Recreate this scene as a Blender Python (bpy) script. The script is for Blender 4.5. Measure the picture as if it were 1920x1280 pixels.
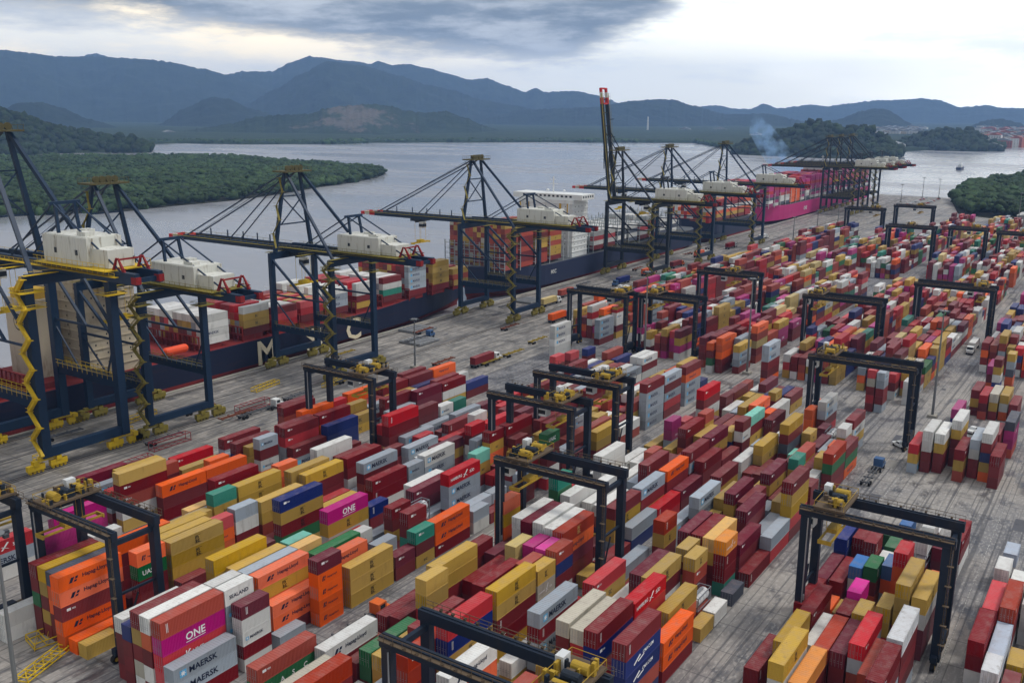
import bpy, bmesh, math, random
from mathutils import Vector, Matrix, noise
import numpy as np
R_ = math.radians
SC = bpy.context.scene
COL = SC.collection
for _o in list(bpy.data.objects): bpy.data.objects.remove(_o)

# container terminal on an estuary
HAZE_D = 0.00007
# ---------------------------------------------------------------- camera
CAMH = 91.6
_f, _yh, _xv, _roll = 1773.0, 211.2, 2180.6, 0.00497
_th = math.atan((640-_yh)/_f); _an = math.atan((_xv-960)/math.hypot(_f, 640-_yh))
Fh = Vector((math.cos(_an), math.sin(_an), 0)); Rv = Vector((math.sin(_an), -math.cos(_an), 0))
Fv = Fh*math.cos(_th)+Vector((0, 0, -math.sin(_th))); Uv = Fh*math.sin(_th)+Vector((0, 0, math.cos(_th)))
Rv, Uv = Rv*math.cos(_roll)+Uv*math.sin(_roll), -Rv*math.sin(_roll)+Uv*math.cos(_roll)
cam_d = bpy.data.cameras.new('camera'); cam = bpy.data.objects.new('camera', cam_d); COL.objects.link(cam)
m = Matrix((Rv, Uv, -Fv)).transposed().to_4x4(); m.translation = Vector((0, 0, CAMH)); cam.matrix_world = m
cam_d.sensor_width = 36; cam_d.lens = _f/1920*36; cam_d.clip_start = 1; cam_d.clip_end = 60000
SC.camera = cam
def ray(px, py):                         # direction (world) through a point of the 1920x1280 frame
    return (Fv*_f+Rv*(px-960)-Uv*(py-640))
AZC = math.atan2(Fh.y, Fh.x)

# ---------------------------------------------------------------- light, sky, exposure
SUN_EL, SUN_AZ = R_(58), R_(-50)        # azimuth from +X, towards -Y (landward, ahead-right)
w = bpy.data.worlds.new('World'); SC.world = w; w.use_nodes = True
nt = w.node_tree; N = nt.nodes; L = nt.links; N.clear()
def nd(nt_, t, **k):
    n = nt_.nodes.new(t)
    for a, b in k.items():
        if a.startswith('i_'): n.inputs[int(a[2:]) if a[2:].isdigit() else a[2:]].default_value = b
        else: setattr(n, a, b)
    return n
def mth(nt_, op, a, b=None, c=None):
    n = nt_.nodes.new('ShaderNodeMath'); n.operation = op
    for i, v in enumerate((a, b, c)):
        if v is None: continue
        if isinstance(v, (int, float)): n.inputs[i].default_value = v
        else: nt_.links.new(v, n.inputs[i])
    return n.outputs[0]
def smooth(nt_, v, a, b):
    n = nt_.nodes.new('ShaderNodeMapRange'); n.interpolation_type = 'SMOOTHSTEP'
    nt_.links.new(v, n.inputs[0]); n.inputs[1].default_value = a; n.inputs[2].default_value = b
    return n.outputs[0]
def mixc(nt_, f, a, b):
    n = nt_.nodes.new('ShaderNodeMix'); n.data_type = 'RGBA'
    for sock, v in ((n.inputs[0], f), (n.inputs[6], a), (n.inputs[7], b)):
        if isinstance(v, (int, float)): sock.default_value = v
        elif isinstance(v, tuple): sock.default_value = v if len(v) == 4 else v+(1,)
        else: nt_.links.new(v, sock)
    return n.outputs[2]
sky = nd(nt, 'ShaderNodeTexSky'); sky.sky_type = 'NISHITA'; sky.sun_disc = False
sky.sun_elevation = SUN_EL; sky.sun_rotation = R_(90)-SUN_AZ; sky.air_density = 1.2; sky.dust_density = 2.0
tc = nd(nt, 'ShaderNodeTexCoord'); vr = nd(nt, 'ShaderNodeVectorRotate'); vr.rotation_type = 'Z_AXIS'
vr.inputs['Angle'].default_value = -AZC
L.new(tc.outputs['Generated'], vr.inputs['Vector'])
sx = nd(nt, 'ShaderNodeSeparateXYZ'); L.new(vr.outputs[0], sx.inputs[0])
az = mth(nt, 'ARCTAN2', mth(nt, 'MULTIPLY', sx.outputs[1], -1.0), sx.outputs[0])     # + to the right, radians
el = mth(nt, 'ARCSINE', sx.outputs[2])
cv = nd(nt, 'ShaderNodeCombineXYZ'); L.new(az, cv.inputs[0]); L.new(mth(nt, 'MULTIPLY', el, 4.5), cv.inputs[1])
n1 = nd(nt, 'ShaderNodeTexNoise'); n1.inputs['Scale'].default_value = 5.0; n1.inputs['Detail'].default_value = 8; n1.inputs['Roughness'].default_value = .62
L.new(cv.outputs[0], n1.inputs['Vector'])
n2 = nd(nt, 'ShaderNodeTexNoise'); n2.inputs['Scale'].default_value = 2.1; n2.inputs['Detail'].default_value = 6
L.new(cv.outputs[0], n2.inputs['Vector'])
# lower edge of the dark cloud deck: falls from left to the middle of the view, ends a little right of it
edge = nd(nt, 'ShaderNodeFloatCurve'); cu = edge.mapping.curves[0]
cu.points[0].location = (0.0, .60); cu.points[1].location = (1, 1.0)
for p in ((.071, .585), (.144, .55), (.22, .50), (.30, .43), (.382, .39), (.466, .355), (.523, .345), (.56, .37), (.60, .46), (.65, .62), (.70, .80)): cu.points.new(*p)
edge.mapping.update()
L.new(mth(nt, 'ADD', mth(nt, 'MULTIPLY', az, 1.0), 0.5), edge.inputs['Value'])
nn = mth(nt, 'MULTIPLY', mth(nt, 'SUBTRACT', n1.outputs[0], .5), .10)
dv = mth(nt, 'SUBTRACT', mth(nt, 'ADD', el, nn), mth(nt, 'MULTIPLY', edge.outputs[0], .147))
dark = smooth(nt, dv, -.012, .016)
warm = smooth(nt, az, .12, -.30)
pale = mixc(nt, warm, (19.0, 18.2, 15.6), (22.5, 18.8, 12.6))
bright = smooth(nt, mth(nt, 'ADD', az, mth(nt, 'MULTIPLY', mth(nt, 'SUBTRACT', n2.outputs[0], .5), .6)), .12, .50)
pale = mixc(nt, bright, pale, (28.0, 27.0, 24.0))
wsp = smooth(nt, mth(nt, 'ADD', mth(nt, 'MULTIPLY', n2.outputs[0], .5), mth(nt, 'MULTIPLY', n1.outputs[0], .5)), .46, .60)
pale = mixc(nt, mth(nt, 'MULTIPLY', wsp, .62), pale, (12.0, 12.6, 12.6))
dcol = mixc(nt, smooth(nt, n1.outputs[0], .40, .62), (1.9, 2.2, 2.6), (7.4, 7.6, 7.8))
cl = mixc(nt, dark, pale, dcol)
ovc = mixc(nt, smooth(nt, el, .45, 1.2), (2.0, 2.15, 2.35), (13.2, 13.3, 13.4))   # overcast: dimmer ring, bright overhead
cl = mixc(nt, smooth(nt, el, .14, .26), cl, ovc)
fin = mixc(nt, .12, cl, sky.outputs[0])
bg = nd(nt, 'ShaderNodeBackground'); bg.inputs[1].default_value = 0.10; L.new(fin, bg.inputs[0])
wo = nd(nt, 'ShaderNodeOutputWorld'); L.new(bg.outputs[0], wo.inputs[0])
sd = bpy.data.lights.new('sun', 'SUN'); sd.energy = 1.7; sd.angle = R_(10); sd.color = (1, .96, .9)
sun = bpy.data.objects.new('sun', sd); COL.objects.link(sun)
sdir = Vector((math.cos(SUN_EL)*math.cos(SUN_AZ), math.cos(SUN_EL)*math.sin(SUN_AZ), math.sin(SUN_EL)))
sun.rotation_euler = sdir.to_track_quat('Z', 'Y').to_euler()
vs = SC.view_settings; vs.view_transform = 'Standard'; vs.look = 'None'; vs.exposure = 0.15; vs.gamma = 1
SC.cycles.max_bounces = 6; SC.cycles.volume_bounces = 1; SC.cycles.diffuse_bounces = 3; SC.cycles.use_adaptive_sampling = True
SC.cycles.use_denoising = True

# ---------------------------------------------------------------- helpers
def s2l(c): return tuple(((x/255)/12.92 if x/255 <= .04045 else ((x/255+.055)/1.055)**2.4) for x in c)
def tag(o, label=None, cat=None, group=None, kind=None):
    if label: o['label'] = label
    if cat: o['category'] = cat
    if group: o['group'] = group
    if kind: o['kind'] = kind
    return o
def newmat(name): 
    m_ = bpy.data.materials.new(name); m_.use_nodes = True; t = m_.node_tree; t.nodes.clear()
    b = t.nodes.new('ShaderNodeBsdfPrincipled'); o = t.nodes.new('ShaderNodeOutputMaterial'); t.links.new(b.outputs[0], o.inputs[0])
    return m_, t, b
def noise_node(t, scale, detail=4, vec=None, rough=.55):
    n = t.nodes.new('ShaderNodeTexNoise'); n.inputs['Scale'].default_value = scale; n.inputs['Detail'].default_value = detail; n.inputs['Roughness'].default_value = rough
    if vec is not None: t.links.new(vec, n.inputs['Vector'])
    return n.outputs[0]
def mapping(t, scale=(1, 1, 1), coord='Object'):
    c = t.nodes.new('ShaderNodeTexCoord'); mp = t.nodes.new('ShaderNodeMapping'); mp.inputs['Scale'].default_value = scale
    t.links.new(c.outputs[coord], mp.inputs[0]); return mp.outputs[0]
def paint(name, rgb, rough=.5, wear=.35, dirt=(.12, .09, .07), metallic=0.0, streak=(1.3, 1.3, .18), base=None, randobj=False):
    m_, t, b = newmat(name)
    c = s2l(rgb)+(1,)
    v = mapping(t, streak)
    if randobj:
        oi = t.nodes.new('ShaderNodeObjectInfo'); ad = t.nodes.new('ShaderNodeVectorMath'); ad.operation = 'ADD'
        sc = t.nodes.new('ShaderNodeVectorMath'); sc.operation = 'SCALE'; t.links.new(oi.outputs['Random'], sc.inputs['Scale']); sc.inputs[0].default_value = (57, 31, 17)
        t.links.new(v, ad.inputs[0]); t.links.new(sc.outputs[0], ad.inputs[1]); v = ad.outputs[0]
    n_ = noise_node(t, .9, 6, v, .62)
    msk = smooth(t, n_, .52, .78)
    src = c
    if randobj:
        hs = t.nodes.new('ShaderNodeHueSaturation'); hs.inputs['Color'].default_value = c
        t.links.new(mth(t, 'ADD', mth(t, 'MULTIPLY', oi.outputs['Random'], .3), .82), hs.inputs['Value'])
        r2 = mth(t, 'FRACT', mth(t, 'MULTIPLY', oi.outputs['Random'], 7.3))
        t.links.new(mth(t, 'ADD', mth(t, 'MULTIPLY', r2, .2), .9), hs.inputs['Saturation']); src = hs.outputs[0]
    col = mixc(t, mth(t, 'MULTIPLY', msk, wear), src, dirt)
    if randobj:
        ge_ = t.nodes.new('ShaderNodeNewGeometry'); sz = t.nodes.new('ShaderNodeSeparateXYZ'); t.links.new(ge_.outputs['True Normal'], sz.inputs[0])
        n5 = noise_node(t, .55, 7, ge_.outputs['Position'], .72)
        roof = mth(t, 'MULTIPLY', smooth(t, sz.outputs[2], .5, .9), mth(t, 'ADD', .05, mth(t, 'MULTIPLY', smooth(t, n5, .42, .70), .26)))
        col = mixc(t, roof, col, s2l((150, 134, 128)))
        n6 = noise_node(t, 2.6, 6, ge_.outputs['Position'], .75)
        col = mixc(t, mth(t, 'MULTIPLY', smooth(t, n6, .62, .72), .6), col, s2l((74, 44, 32)))
    t.links.new(col, b.inputs['Base Color'])
    b.inputs['Roughness'].default_value = rough; b.inputs['Metallic'].default_value = metallic; b.inputs['Specular IOR Level'].default_value = .22
    return m_
class MB:
    """collects boxes, bars and quads, then links them as ONE mesh object"""
    def __init__(s): s.v = []; s.f = []; s.m = []
    def add(s, vs, fs, mi=0):
        o = len(s.v); s.v += [tuple(p) for p in vs]; s.f += [tuple(o+i for i in f) for f in fs]; s.m += [mi]*len(fs)
    def box(s, x0, x1, y0, y1, z0, z1, mi=0):
        s.add([(x0, y0, z0), (x1, y0, z0), (x1, y1, z0), (x0, y1, z0), (x0, y0, z1), (x1, y0, z1), (x1, y1, z1), (x0, y1, z1)],
              [(0, 3, 2, 1), (4, 5, 6, 7), (0, 1, 5, 4), (1, 2, 6, 5), (2, 3, 7, 6), (3, 0, 4, 7)], mi)
    def bar(s, a, b, wd, ht=None, mi=0, wd2=None, ht2=None):
        a = Vector(a); b = Vector(b); d = (b-a)
        if d.length < 1e-6: return
        d.normalize(); ht = wd if ht is None else ht; wd2 = wd if wd2 is None else wd2; ht2 = ht if ht2 is None else ht2
        ref = Vector((0, 0, 1)) if abs(d.z) < .9 else Vector((1, 0, 0))
        x = d.cross(ref).normalized(); y = x.cross(d).normalized()
        P = [a-x*wd/2-y*ht/2, a+x*wd/2-y*ht/2, a+x*wd/2+y*ht/2, a-x*wd/2+y*ht/2,
             b-x*wd2/2-y*ht2/2, b+x*wd2/2-y*ht2/2, b+x*wd2/2+y*ht2/2, b-x*wd2/2+y*ht2/2]
        s.add(P, [(3, 2, 1, 0), (4, 5, 6, 7), (0, 1, 5, 4), (1, 2, 6, 5), (2, 3, 7, 6), (3, 0, 4, 7)], mi)
    def cyl(s, a, b, r, n=12, mi=0, r2=None):
        a = Vector(a); b = Vector(b); d = (b-a).normalized(); r2 = r if r2 is None else r2
        ref = Vector((0, 0, 1)) if abs(d.z) < .9 else Vector((1, 0, 0))
        x = d.cross(ref).normalized(); y = x.cross(d).normalized(); P = []
        for c, rr in ((a, r), (b, r2)):
            for i in range(n):
                t = 2*math.pi*i/n; P.append(c+x*rr*math.cos(t)+y*rr*math.sin(t))
        s.add(P, [tuple(range(n-1, -1, -1)), tuple(range(n, 2*n))]+[(i, (i+1) % n, n+(i+1) % n, n+i) for i in range(n)], mi)
    def dome(s, c, r, n=10, k=4, mi=0, sz=1.0, full=False):
        P = []; F_ = []; lo = -k if full else 0
        for j in range(lo, k+1):
            ph = math.pi/2*j/k
            for i in range(n): P.append((c[0]+r*math.cos(ph)*math.cos(2*math.pi*i/n), c[1]+r*math.cos(ph)*math.sin(2*math.pi*i/n), c[2]+sz*r*math.sin(ph)))
        for j in range(k-lo):
            for i in range(n): F_.append((j*n+i, j*n+(i+1) % n, (j+1)*n+(i+1) % n, (j+1)*n+i))
        s.add(P, F_, mi)
    def mesh(s, name, mats):
        me = bpy.data.meshes.new(name); me.from_pydata(s.v, [], s.f)
        mats = mats if isinstance(mats, (list, tuple)) else [mats]
        for q in mats: me.materials.append(q)
        if len(mats) > 1: me.polygons.foreach_set('material_index', s.m)
        me.update(); return me
    def build(s, name, mats, parent=None, loc=None):
        o = bpy.data.objects.new(name, s.mesh(name, mats)); COL.objects.link(o)
        if parent: o.parent = parent
        if loc: o.location = loc
        return o
def empty(name, loc, rz=0):
    o = bpy.data.objects.new(name, None); COL.objects.link(o); o.location = loc; o.rotation_euler = (0, 0, rz); o.empty_display_size = 2; return o
def kids(o): return [c for c in bpy.data.objects if c.parent == o]
_kid = {}
def copy_tree(src, tree, parent=None):
    c = src.copy(); COL.objects.link(c); c.parent = parent
    for ch, sub in tree: copy_tree(ch, sub, c)
    return c
def tree_of(o): return [(c, tree_of(c)) for c in kids(o)]
def npmesh(name, V, Fq, mats, kind=None, cols=None, mi=None, smoothf=False):
    me = bpy.data.meshes.new(name); V = np.asarray(V, np.float32); Fq = np.asarray(Fq, np.int32); n = Fq.shape[1]
    me.vertices.add(len(V)); me.vertices.foreach_set('co', V.ravel())
    me.loops.add(Fq.size); me.loops.foreach_set('vertex_index', Fq.ravel())
    me.polygons.add(len(Fq)); me.polygons.foreach_set('loop_start', np.arange(0, Fq.size, n, dtype=np.int32)); me.polygons.foreach_set('loop_total', np.full(len(Fq), n, np.int32))
    for q in (mats if isinstance(mats, (list, tuple)) else [mats]): me.materials.append(q)
    if mi is not None: me.polygons.foreach_set('material_index', np.asarray(mi, np.int32))
    if smoothf: me.polygons.foreach_set('use_smooth', np.ones(len(Fq), bool))
    if cols is not None:
        at = me.color_attributes.new('Col', 'FLOAT_COLOR', 'POINT'); at.data.foreach_set('color', np.asarray(cols, np.float32).ravel())
    me.update(); me.validate()
    return me
_tx = {}
def textmesh(s):                       # a word, one unit tall, lower left at the origin, upright in XZ facing -Y
    if s in _tx: return _tx[s]
    cu_ = bpy.data.curves.new('tmp', 'FONT'); cu_.body = s; cu_.size = 1.0; cu_.resolution_u = 2; cu_.offset = 0.02
    o = bpy.data.objects.new('tmp', cu_); COL.objects.link(o); dg = bpy.context.evaluated_depsgraph_get()
    me = bpy.data.meshes.new_from_object(o.evaluated_get(dg)); bpy.data.objects.remove(o)
    V = np.array([v.co[:] for v in me.vertices]); F_ = [tuple(p.vertices) for p in me.polygons]
    mn = V.min(0); mx = V.max(0); V = (V-mn)/(mx[1]-mn[1]); wd = (mx[0]-mn[0])/(mx[1]-mn[1])
    _tx[s] = ([(p[0], 0.0, p[1]) for p in V], F_, wd); return _tx[s]
# ---------------------------------------------------------------- ground, water
def ground_mat():
    m_, t, b = newmat('yard_paving')
    v = mapping(t, (1, 1, 1))
    big = noise_node(t, .02, 6, v); mid = noise_node(t, .12, 8, mapping(t, (.8, 1.3, 1)), .65); fine = noise_node(t, 1.3, 5, mapping(t, (.6, 1.3, 1)))
    c = mixc(t, smooth(t, big, .35, .65), s2l((98, 98, 102)), s2l((150, 144, 136)))
    wet = smooth(t, mid, .50, .62)
    c = mixc(t, mth(t, 'MULTIPLY', wet, .68), c, s2l((54, 56, 62)))
    c = mixc(t, mth(t, 'MULTIPLY', smooth(t, fine, .48, .66), .5), c, s2l((168, 164, 158)))
    # brighter concrete apron beside the quay
    sy = t.nodes.new('ShaderNodeSeparateXYZ'); t.links.new(v, sy.inputs[0]); apn = noise_node(t, .35, 8, mapping(t, (.35, 1.2, 1)), .72)
    apc = mixc(t, smooth(t, apn, .44, .60), s2l((106, 103, 99)), s2l((152, 146, 138)))
    c = mixc(t, mth(t, 'MULTIPLY', smooth(t, sy.outputs[1], 188, 191), .8), c, apc)
    blot = noise_node(t, .55, 9, mapping(t, (.8, 1.6, 1)), .75); c = mixc(t, mth(t, 'MULTIPLY', smooth(t, blot, .60, .70), .35), c, s2l((162, 161, 160)))
    c = mixc(t, mth(t, 'MULTIPLY', smooth(t, noise_node(t, .09, 9, mapping(t, (.8, 1.1, 1)), .75), .53, .66), .55), c, s2l((62, 62, 66)))
    # slab joints
    sp = t.nodes.new('ShaderNodeSeparateXYZ'); t.links.new(v, sp.inputs[0])
    j = None
    for ax, per in ((0, 9.0), (1, 6.0)):
        fr = mth(t, 'FRACT', mth(t, 'DIVIDE', sp.outputs[ax], per)); q = mth(t, 'LESS_THAN', fr, .03)
        j = q if j is None else mth(t, 'MAXIMUM', j, q)
    c = mixc(t, mth(t, 'MULTIPLY', j, .5), c, s2l((50, 50, 52)))
    # wheel-worn tracks and the crane runway strips running along the rows
    tr = noise_node(t, 1.0, 3, mapping(t, (.012, .9, 1))); c = mixc(t, mth(t, 'MULTIPLY', smooth(t, tr, .52, .62), .7), c, s2l((62, 62, 66)))
    t.links.new(c, b.inputs['Base Color'])
    rr = mixc(t, wet, (.75, .75, .75), (.32, .32, .32)); t.links.new(rr, b.inputs['Roughness'])
    return m_
GM = ground_mat()
def polyslab(name, pts, z, depth, mats):
    bm = bmesh.new(); vs_ = [bm.verts.new((x, y, z)) for x, y in pts]; f = bm.faces.new(vs_)
    if f.normal.z < 0: bmesh.ops.reverse_faces(bm, faces=[f])
    r = bmesh.ops.extrude_face_region(bm, geom=[f]); 
    bmesh.ops.translate(bm, verts=[q for q in r['geom'] if isinstance(q, bmesh.types.BMVert)], vec=(0, 0, -depth))
    bmesh.ops.recalc_face_normals(bm, faces=bm.faces)
    me = bpy.data.meshes.new(name); bm.to_mesh(me); me.materials.append(mats)
    o = bpy.data.objects.new(name, me); COL.objects.link(o); return o
QY = 263.0
g = polyslab('yard_ground', [(-300, -500), (960, -500), (960, 120), (985, 150), (1120, 178), (1172, 186), (1176, QY), (-300, QY)], 0, 9, GM); tag(g, kind='structure')
conc = paint('quay_concrete', (150, 146, 136), .8, .5, s2l((70, 66, 60)), streak=(.3, .3, 1))
mb = MB(); mb.box(-300, 1176, QY, QY+1.6, -6, .25); q = mb.build('quay_edge_kerb', conc); tag(q, kind='structure')
mb = MB()
for y in (230.6, 260.0):
    mb.box(-300, 1150, y-.09, y+.09, .004, .14, 0)
rail_m = paint('rail_steel', (70, 60, 55), .4, .5)
q = mb.build('crane_rail_track', rail_m); tag(q, kind='structure')
mb = MB()
for y in (231.6, 229.4, 259, 246): mb.box(-300, 1150, y-.2, y+.2, .002, .010, 0)
q = mb.build('cable_trench_road', paint('dark_trench', (48, 46, 44), .8, .5)); tag(q, kind='structure')
# painted lane lines, worn
wl = newmat('road_paint_white'); t = wl[1]; nz = noise_node(t, 1.4, 7, mapping(t), .7); t.links.new(mixc(t, smooth(t, nz, .47, .56), s2l((104, 103, 102)), s2l((176, 174, 168))), wl[2].inputs['Base Color']); wl[2].inputs['Roughness'].default_value = .7
mb = MB()
for y, x0, x1 in ((19.2, 90, 860), (44.8, 150, 600), (105.5, 60, 300), (161.2, 60, 200), (191.5, 120, 700), (207, 140, 760)):
    x = x0
    while x < x1: mb.box(x, x+6, y-.07, y+.07, .003, .008); x += 10 if y not in (19.2, 44.8) else 6.4
q = mb.build('lane_marking_road', wl[0]); tag(q, kind='structure')
# patched repairs in the paving
pm = [paint('patch_dark', (84, 84, 88), .55, .5, s2l((40, 40, 44)), streak=(.4, .4, 1)), paint('patch_pale', (124, 121, 116), .8, .5, s2l((84, 82, 80)), streak=(.4, .4, 1))]
mb = MB(); RP = random.Random(4)
for i in range(130):
    x = RP.uniform(70, 620); y = RP.choice((RP.uniform(192, 258), RP.uniform(45, 55), RP.uniform(-2, 20), RP.uniform(132, 141), RP.uniform(105, 114))); lx = RP.uniform(2, 9); ly = RP.uniform(.8, 3); zz = .0105+i*.00004
    mb.add([(x, y, zz), (x+lx, y, zz), (x+lx, y+ly, zz), (x, y+ly, zz)], [(0, 1, 2, 3)], RP.choice((0, 0, 1)))
q = mb.build('paving_patch_ground', pm); tag(q, kind='structure')

def water_mat():
    m_, t, b = newmat('estuary_water')
    v = mapping(t, (1, 1, 1)); n_ = noise_node(t, .22, 8, v, .68); n3 = noise_node(t, .006, 5, mapping(t, (1, .35, 1)))
    c = mixc(t, smooth(t, n3, .35, .7), s2l((132, 134, 138)), s2l((150, 150, 153)))
    t.links.new(c, b.inputs['Base Color'])
    bp_ = t.nodes.new('ShaderNodeBump'); bp_.inputs['Strength'].default_value = .16; bp_.inputs['Distance'].default_value = .6
    t.links.new(n_, bp_.inputs['Height']); t.links.new(bp_.outputs[0], b.inputs['Normal'])
    rr = mixc(t, smooth(t, n3, .4, .62), (.16, .16, .16), (.3, .3, .3)); t.links.new(rr, b.inputs['Roughness'])
    b.inputs['IOR'].default_value = 1.33
    return m_
mb = MB(); mb.add([(-3000, -6000, -2), (16000, -6000, -2), (16000, 14000, -2), (-3000, 14000, -2)], [(0, 1, 2, 3)])
q = mb.build('water', water_mat()); tag(q, kind='structure')

# ---------------------------------------------------------------- far land, hills
def leaf_mat(name, c1, c2, c3, sc=.08, bump=1.0):
    m_, t, b = newmat(name); v = mapping(t, (1, 1, 1))
    a = noise_node(t, sc, 8, v, .7); bb = noise_node(t, sc*.12, 4, v)
    c = mixc(t, smooth(t, a, .36, .66), s2l(c1), s2l(c2)); c = mixc(t, mth(t, 'MULTIPLY', smooth(t, bb, .45, .7), .6), c, s2l(c3))
    t.links.new(c, b.inputs['Base Color']); b.inputs['Roughness'].default_value = .9; b.inputs['Specular IOR Level'].default_value = .15
    bp_ = t.nodes.new('ShaderNodeBump'); bp_.inputs['Strength'].default_value = bump; bp_.inputs['Distance'].default_value = 2.5/sc*.08
    t.links.new(a, bp_.inputs['Height']); t.links.new(bp_.outputs[0], b.inputs['Normal'])
    return m_
forest = leaf_mat('forest_canopy', (22, 36, 22), (52, 68, 38), (40, 52, 34), .05)
farforest = leaf_mat('far_forest', (18, 30, 26), (34, 46, 34), (28, 38, 32), .008, .9)
def ground_hit(px, py, z=0):
    r = ray(px, py); t_ = (z-CAMH)/r.z; return Vector((r.x*t_, r.y*t_, z))
# flat mangrove plain on the far shore
shore = [(-400, 300), (0, 288.5), (120, 282), (230, 272), (330, 269), (470, 271), (640, 270.5), (700, 268), (1000, 267), (1300, 268.5), (1395, 284), (1420, 292), (1660, 288), (1700, 284), (1760, 281), (1850, 278), (1960, 274), (2400, 268)]
pts = [ground_hit(x, y, -2) for x, y in shore]
mb = MB(); RS = random.Random(3)
dense = []
for a, b_ in zip(pts, pts[1:]):
    n_ = max(2, int((b_-a).length/25))
    for i in range(n_): dense.append(a.lerp(b_, i/n_))
dense.append(pts[-1])
Vv = []; Fq = []; nb = 14
for i, p in enumerate(dense):
    d0 = Vector((p.x, p.y, 0)); ln = d0.length; d0.normalize()
    for j in range(nb):
        if j == 0: h, o = -3, 0
        elif j == 1: h, o = 5+3*noise.noise(Vector((p.x*.02, p.y*.02, 0))), 4
        else: o = 4+(14000-ln)*((j-1)/(nb-2))**2.2; h = 7+4*noise.noise(Vector((p.x*.013+j*7, p.y*.011, 2)))+(0 if j < 5 else 3)
        jit = 14*noise.noise(Vector((p.x*.006, p.y*.006, 9)))
        Vv.append((p.x+d0.x*(o+jit), p.y+d0.y*(o+jit), h))
for i in range(len(dense)-1):
    for j in range(nb-1): Fq.append((i*nb+j, (i+1)*nb+j, (i+1)*nb+j+1, i*nb+j+1))
me = npmesh('mangrove_plain_land', Vv, Fq, leaf_mat('mangrove_far', (30, 44, 30), (52, 66, 44), (44, 56, 40), .012, .6)); o = bpy.data.objects.new('mangrove_plain_land', me); COL.objects.link(o); tag(o, kind='structure')

def ridge(name, crest, dist, base, mat, front=.55, rough=1.0, seed=0, nx=260, ny=44, back=.5, ztop=None):
    """hill range: crest heights in metres taken at real distance, sloping to both sides with spurs and gullies"""
    xs = [c[0] for c in crest]; Vv = []; Fq = []
    for i in range(nx+1):
        px = xs[0]+(xs[-1]-xs[0])*i/nx
        for (x0, y0), (x1, y1) in zip(crest, crest[1:]):
            if x0 <= px <= x1: break
        tt = (px-x0)/(x1-x0); tt = tt*tt*(3-2*tt)*.5+tt*.5; py = y0+(y1-y0)*tt
        r = ray(px, py); hl = math.hypot(r.x, r.y); dx, dy = r.x/hl, r.y/hl
        D = dist*(1+.05*noise.noise(Vector((px*.004, seed, 0))))
        H = max(CAMH+r.z/hl*D, base+2)+rough*(5*noise.noise(Vector((px*.12, seed, 3)))+4*noise.noise(Vector((px*.4, seed, 3))))*(dist/3000)**.5
        for j in range(ny+1):
            s_ = j/ny                                  # 0 front foot .. mid crest .. 1 back foot
            cr = .62
            if s_ < cr: q = s_/cr; f = q**1.25; off = -(1-q)
            else: q = (1-s_)/(1-cr); f = q; off = (1-q)*back/front
            wd = H*2.1*front/.55+200*(dist/5000)
            d_ = D+off*wd
            X, Y = dx*d_, dy*d_
            sp = noise.noise(Vector((X*.9/dist*9, Y*.9/dist*9, seed)))*.5+noise.noise(Vector((X/dist*26, Y/dist*26, seed+5)))*.28+noise.noise(Vector((X/dist*70, Y/dist*70, seed+8)))*.2+noise.noise(Vector((X/dist*160, Y/dist*160, seed+9)))*.10
            z = base+(H-base)*f*(1+.95*rough*sp*(1-f)*4*f**.5*(1 if s_ < cr else .3)*.5)
            Vv.append((X, Y, z if f > 0 else -6))
    for i in range(nx):
        for j in range(ny): a = i*(ny+1)+j; Fq.append((a, a+ny+1, a+ny+2, a+1))
    me = npmesh(name, Vv, Fq, mat, smoothf=True); o = bpy.data.objects.new(name, me); COL.objects.link(o); tag(o, kind='structure'); return o
ridge('mountain_range', [(-300, 110), (-40, 93), (0, 92), (50, 97), (100, 104), (190, 105), (250, 108), (300, 112), (330, 117), (380, 128), (430, 141), (500, 165), (590, 205), (640, 238)], 9000, 5, farforest, seed=1)
ridge('mountain_peak', [(90, 125), (150, 108), (165, 100), (182, 98.5), (205, 106), (260, 125), (330, 150)], 11500, 5, farforest, seed=2)
ridge('mountain_range', [(330, 190), (400, 146), (430, 138), (455, 133), (510, 133), (545, 116), (580, 103.5), (600, 106), (640, 112), (670, 114), (695, 119), (707, 113), (735, 121), (765, 119), (800, 127), (840, 138), (880, 149), (913, 146), (950, 160), (985, 172), (1005, 164), (1020, 172), (1080, 170), (1120, 178), (1170, 196), (1260, 230)], 9800, 5, farforest, seed=4, nx=360)
ridge('mountain_spur', [(380, 232), (460, 196), (520, 165), (560, 140), (615, 113), (680, 122), (745, 140), (800, 158), (850, 168), (900, 186), (960, 196), (1040, 215), (1090, 238)], 7600, 5, farforest, seed=5)
ridge('mountain_hill', [(900, 225), (980, 206), (1050, 203), (1120, 200), (1180, 189), (1230, 185.5), (1260, 186), (1300, 198), (1360, 214), (1440, 213), (1500, 226), (1560, 240)], 7000, 5, farforest, seed=6)
ridge('mountain_range_beyond', [(1240, 225), (1310, 200), (1340, 197), (1380, 204), (1410, 204), (1430, 194), (1460, 203), (1520, 196), (1550, 199), (1600, 193), (1640, 188), (1700, 186), (1730, 183.5), (1760, 187), (1800, 201), (1850, 197), (1880, 202), (1960, 204), (2300, 190)], 11800, 5, farforest, seed=7, nx=320)
ridge('dome_hill', [(1520, 238), (1580, 222), (1610, 209), (1640, 203), (1660, 204), (1680, 214), (1700, 228), (1720, 238)], 6600, 5, farforest, seed=8, nx=60)
ridge('low_hill', [(1820, 236), (1850, 225), (1880, 222.5), (1900, 228), (1930, 236)], 6200, 5, farforest, seed=9, nx=40)
ridge('foothill', [(240, 250), (300, 232), (345, 203), (395, 181), (430, 185), (470, 203), (540, 225), (590, 245)], 6000, 5, farforest, seed=10, nx=80)
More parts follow.
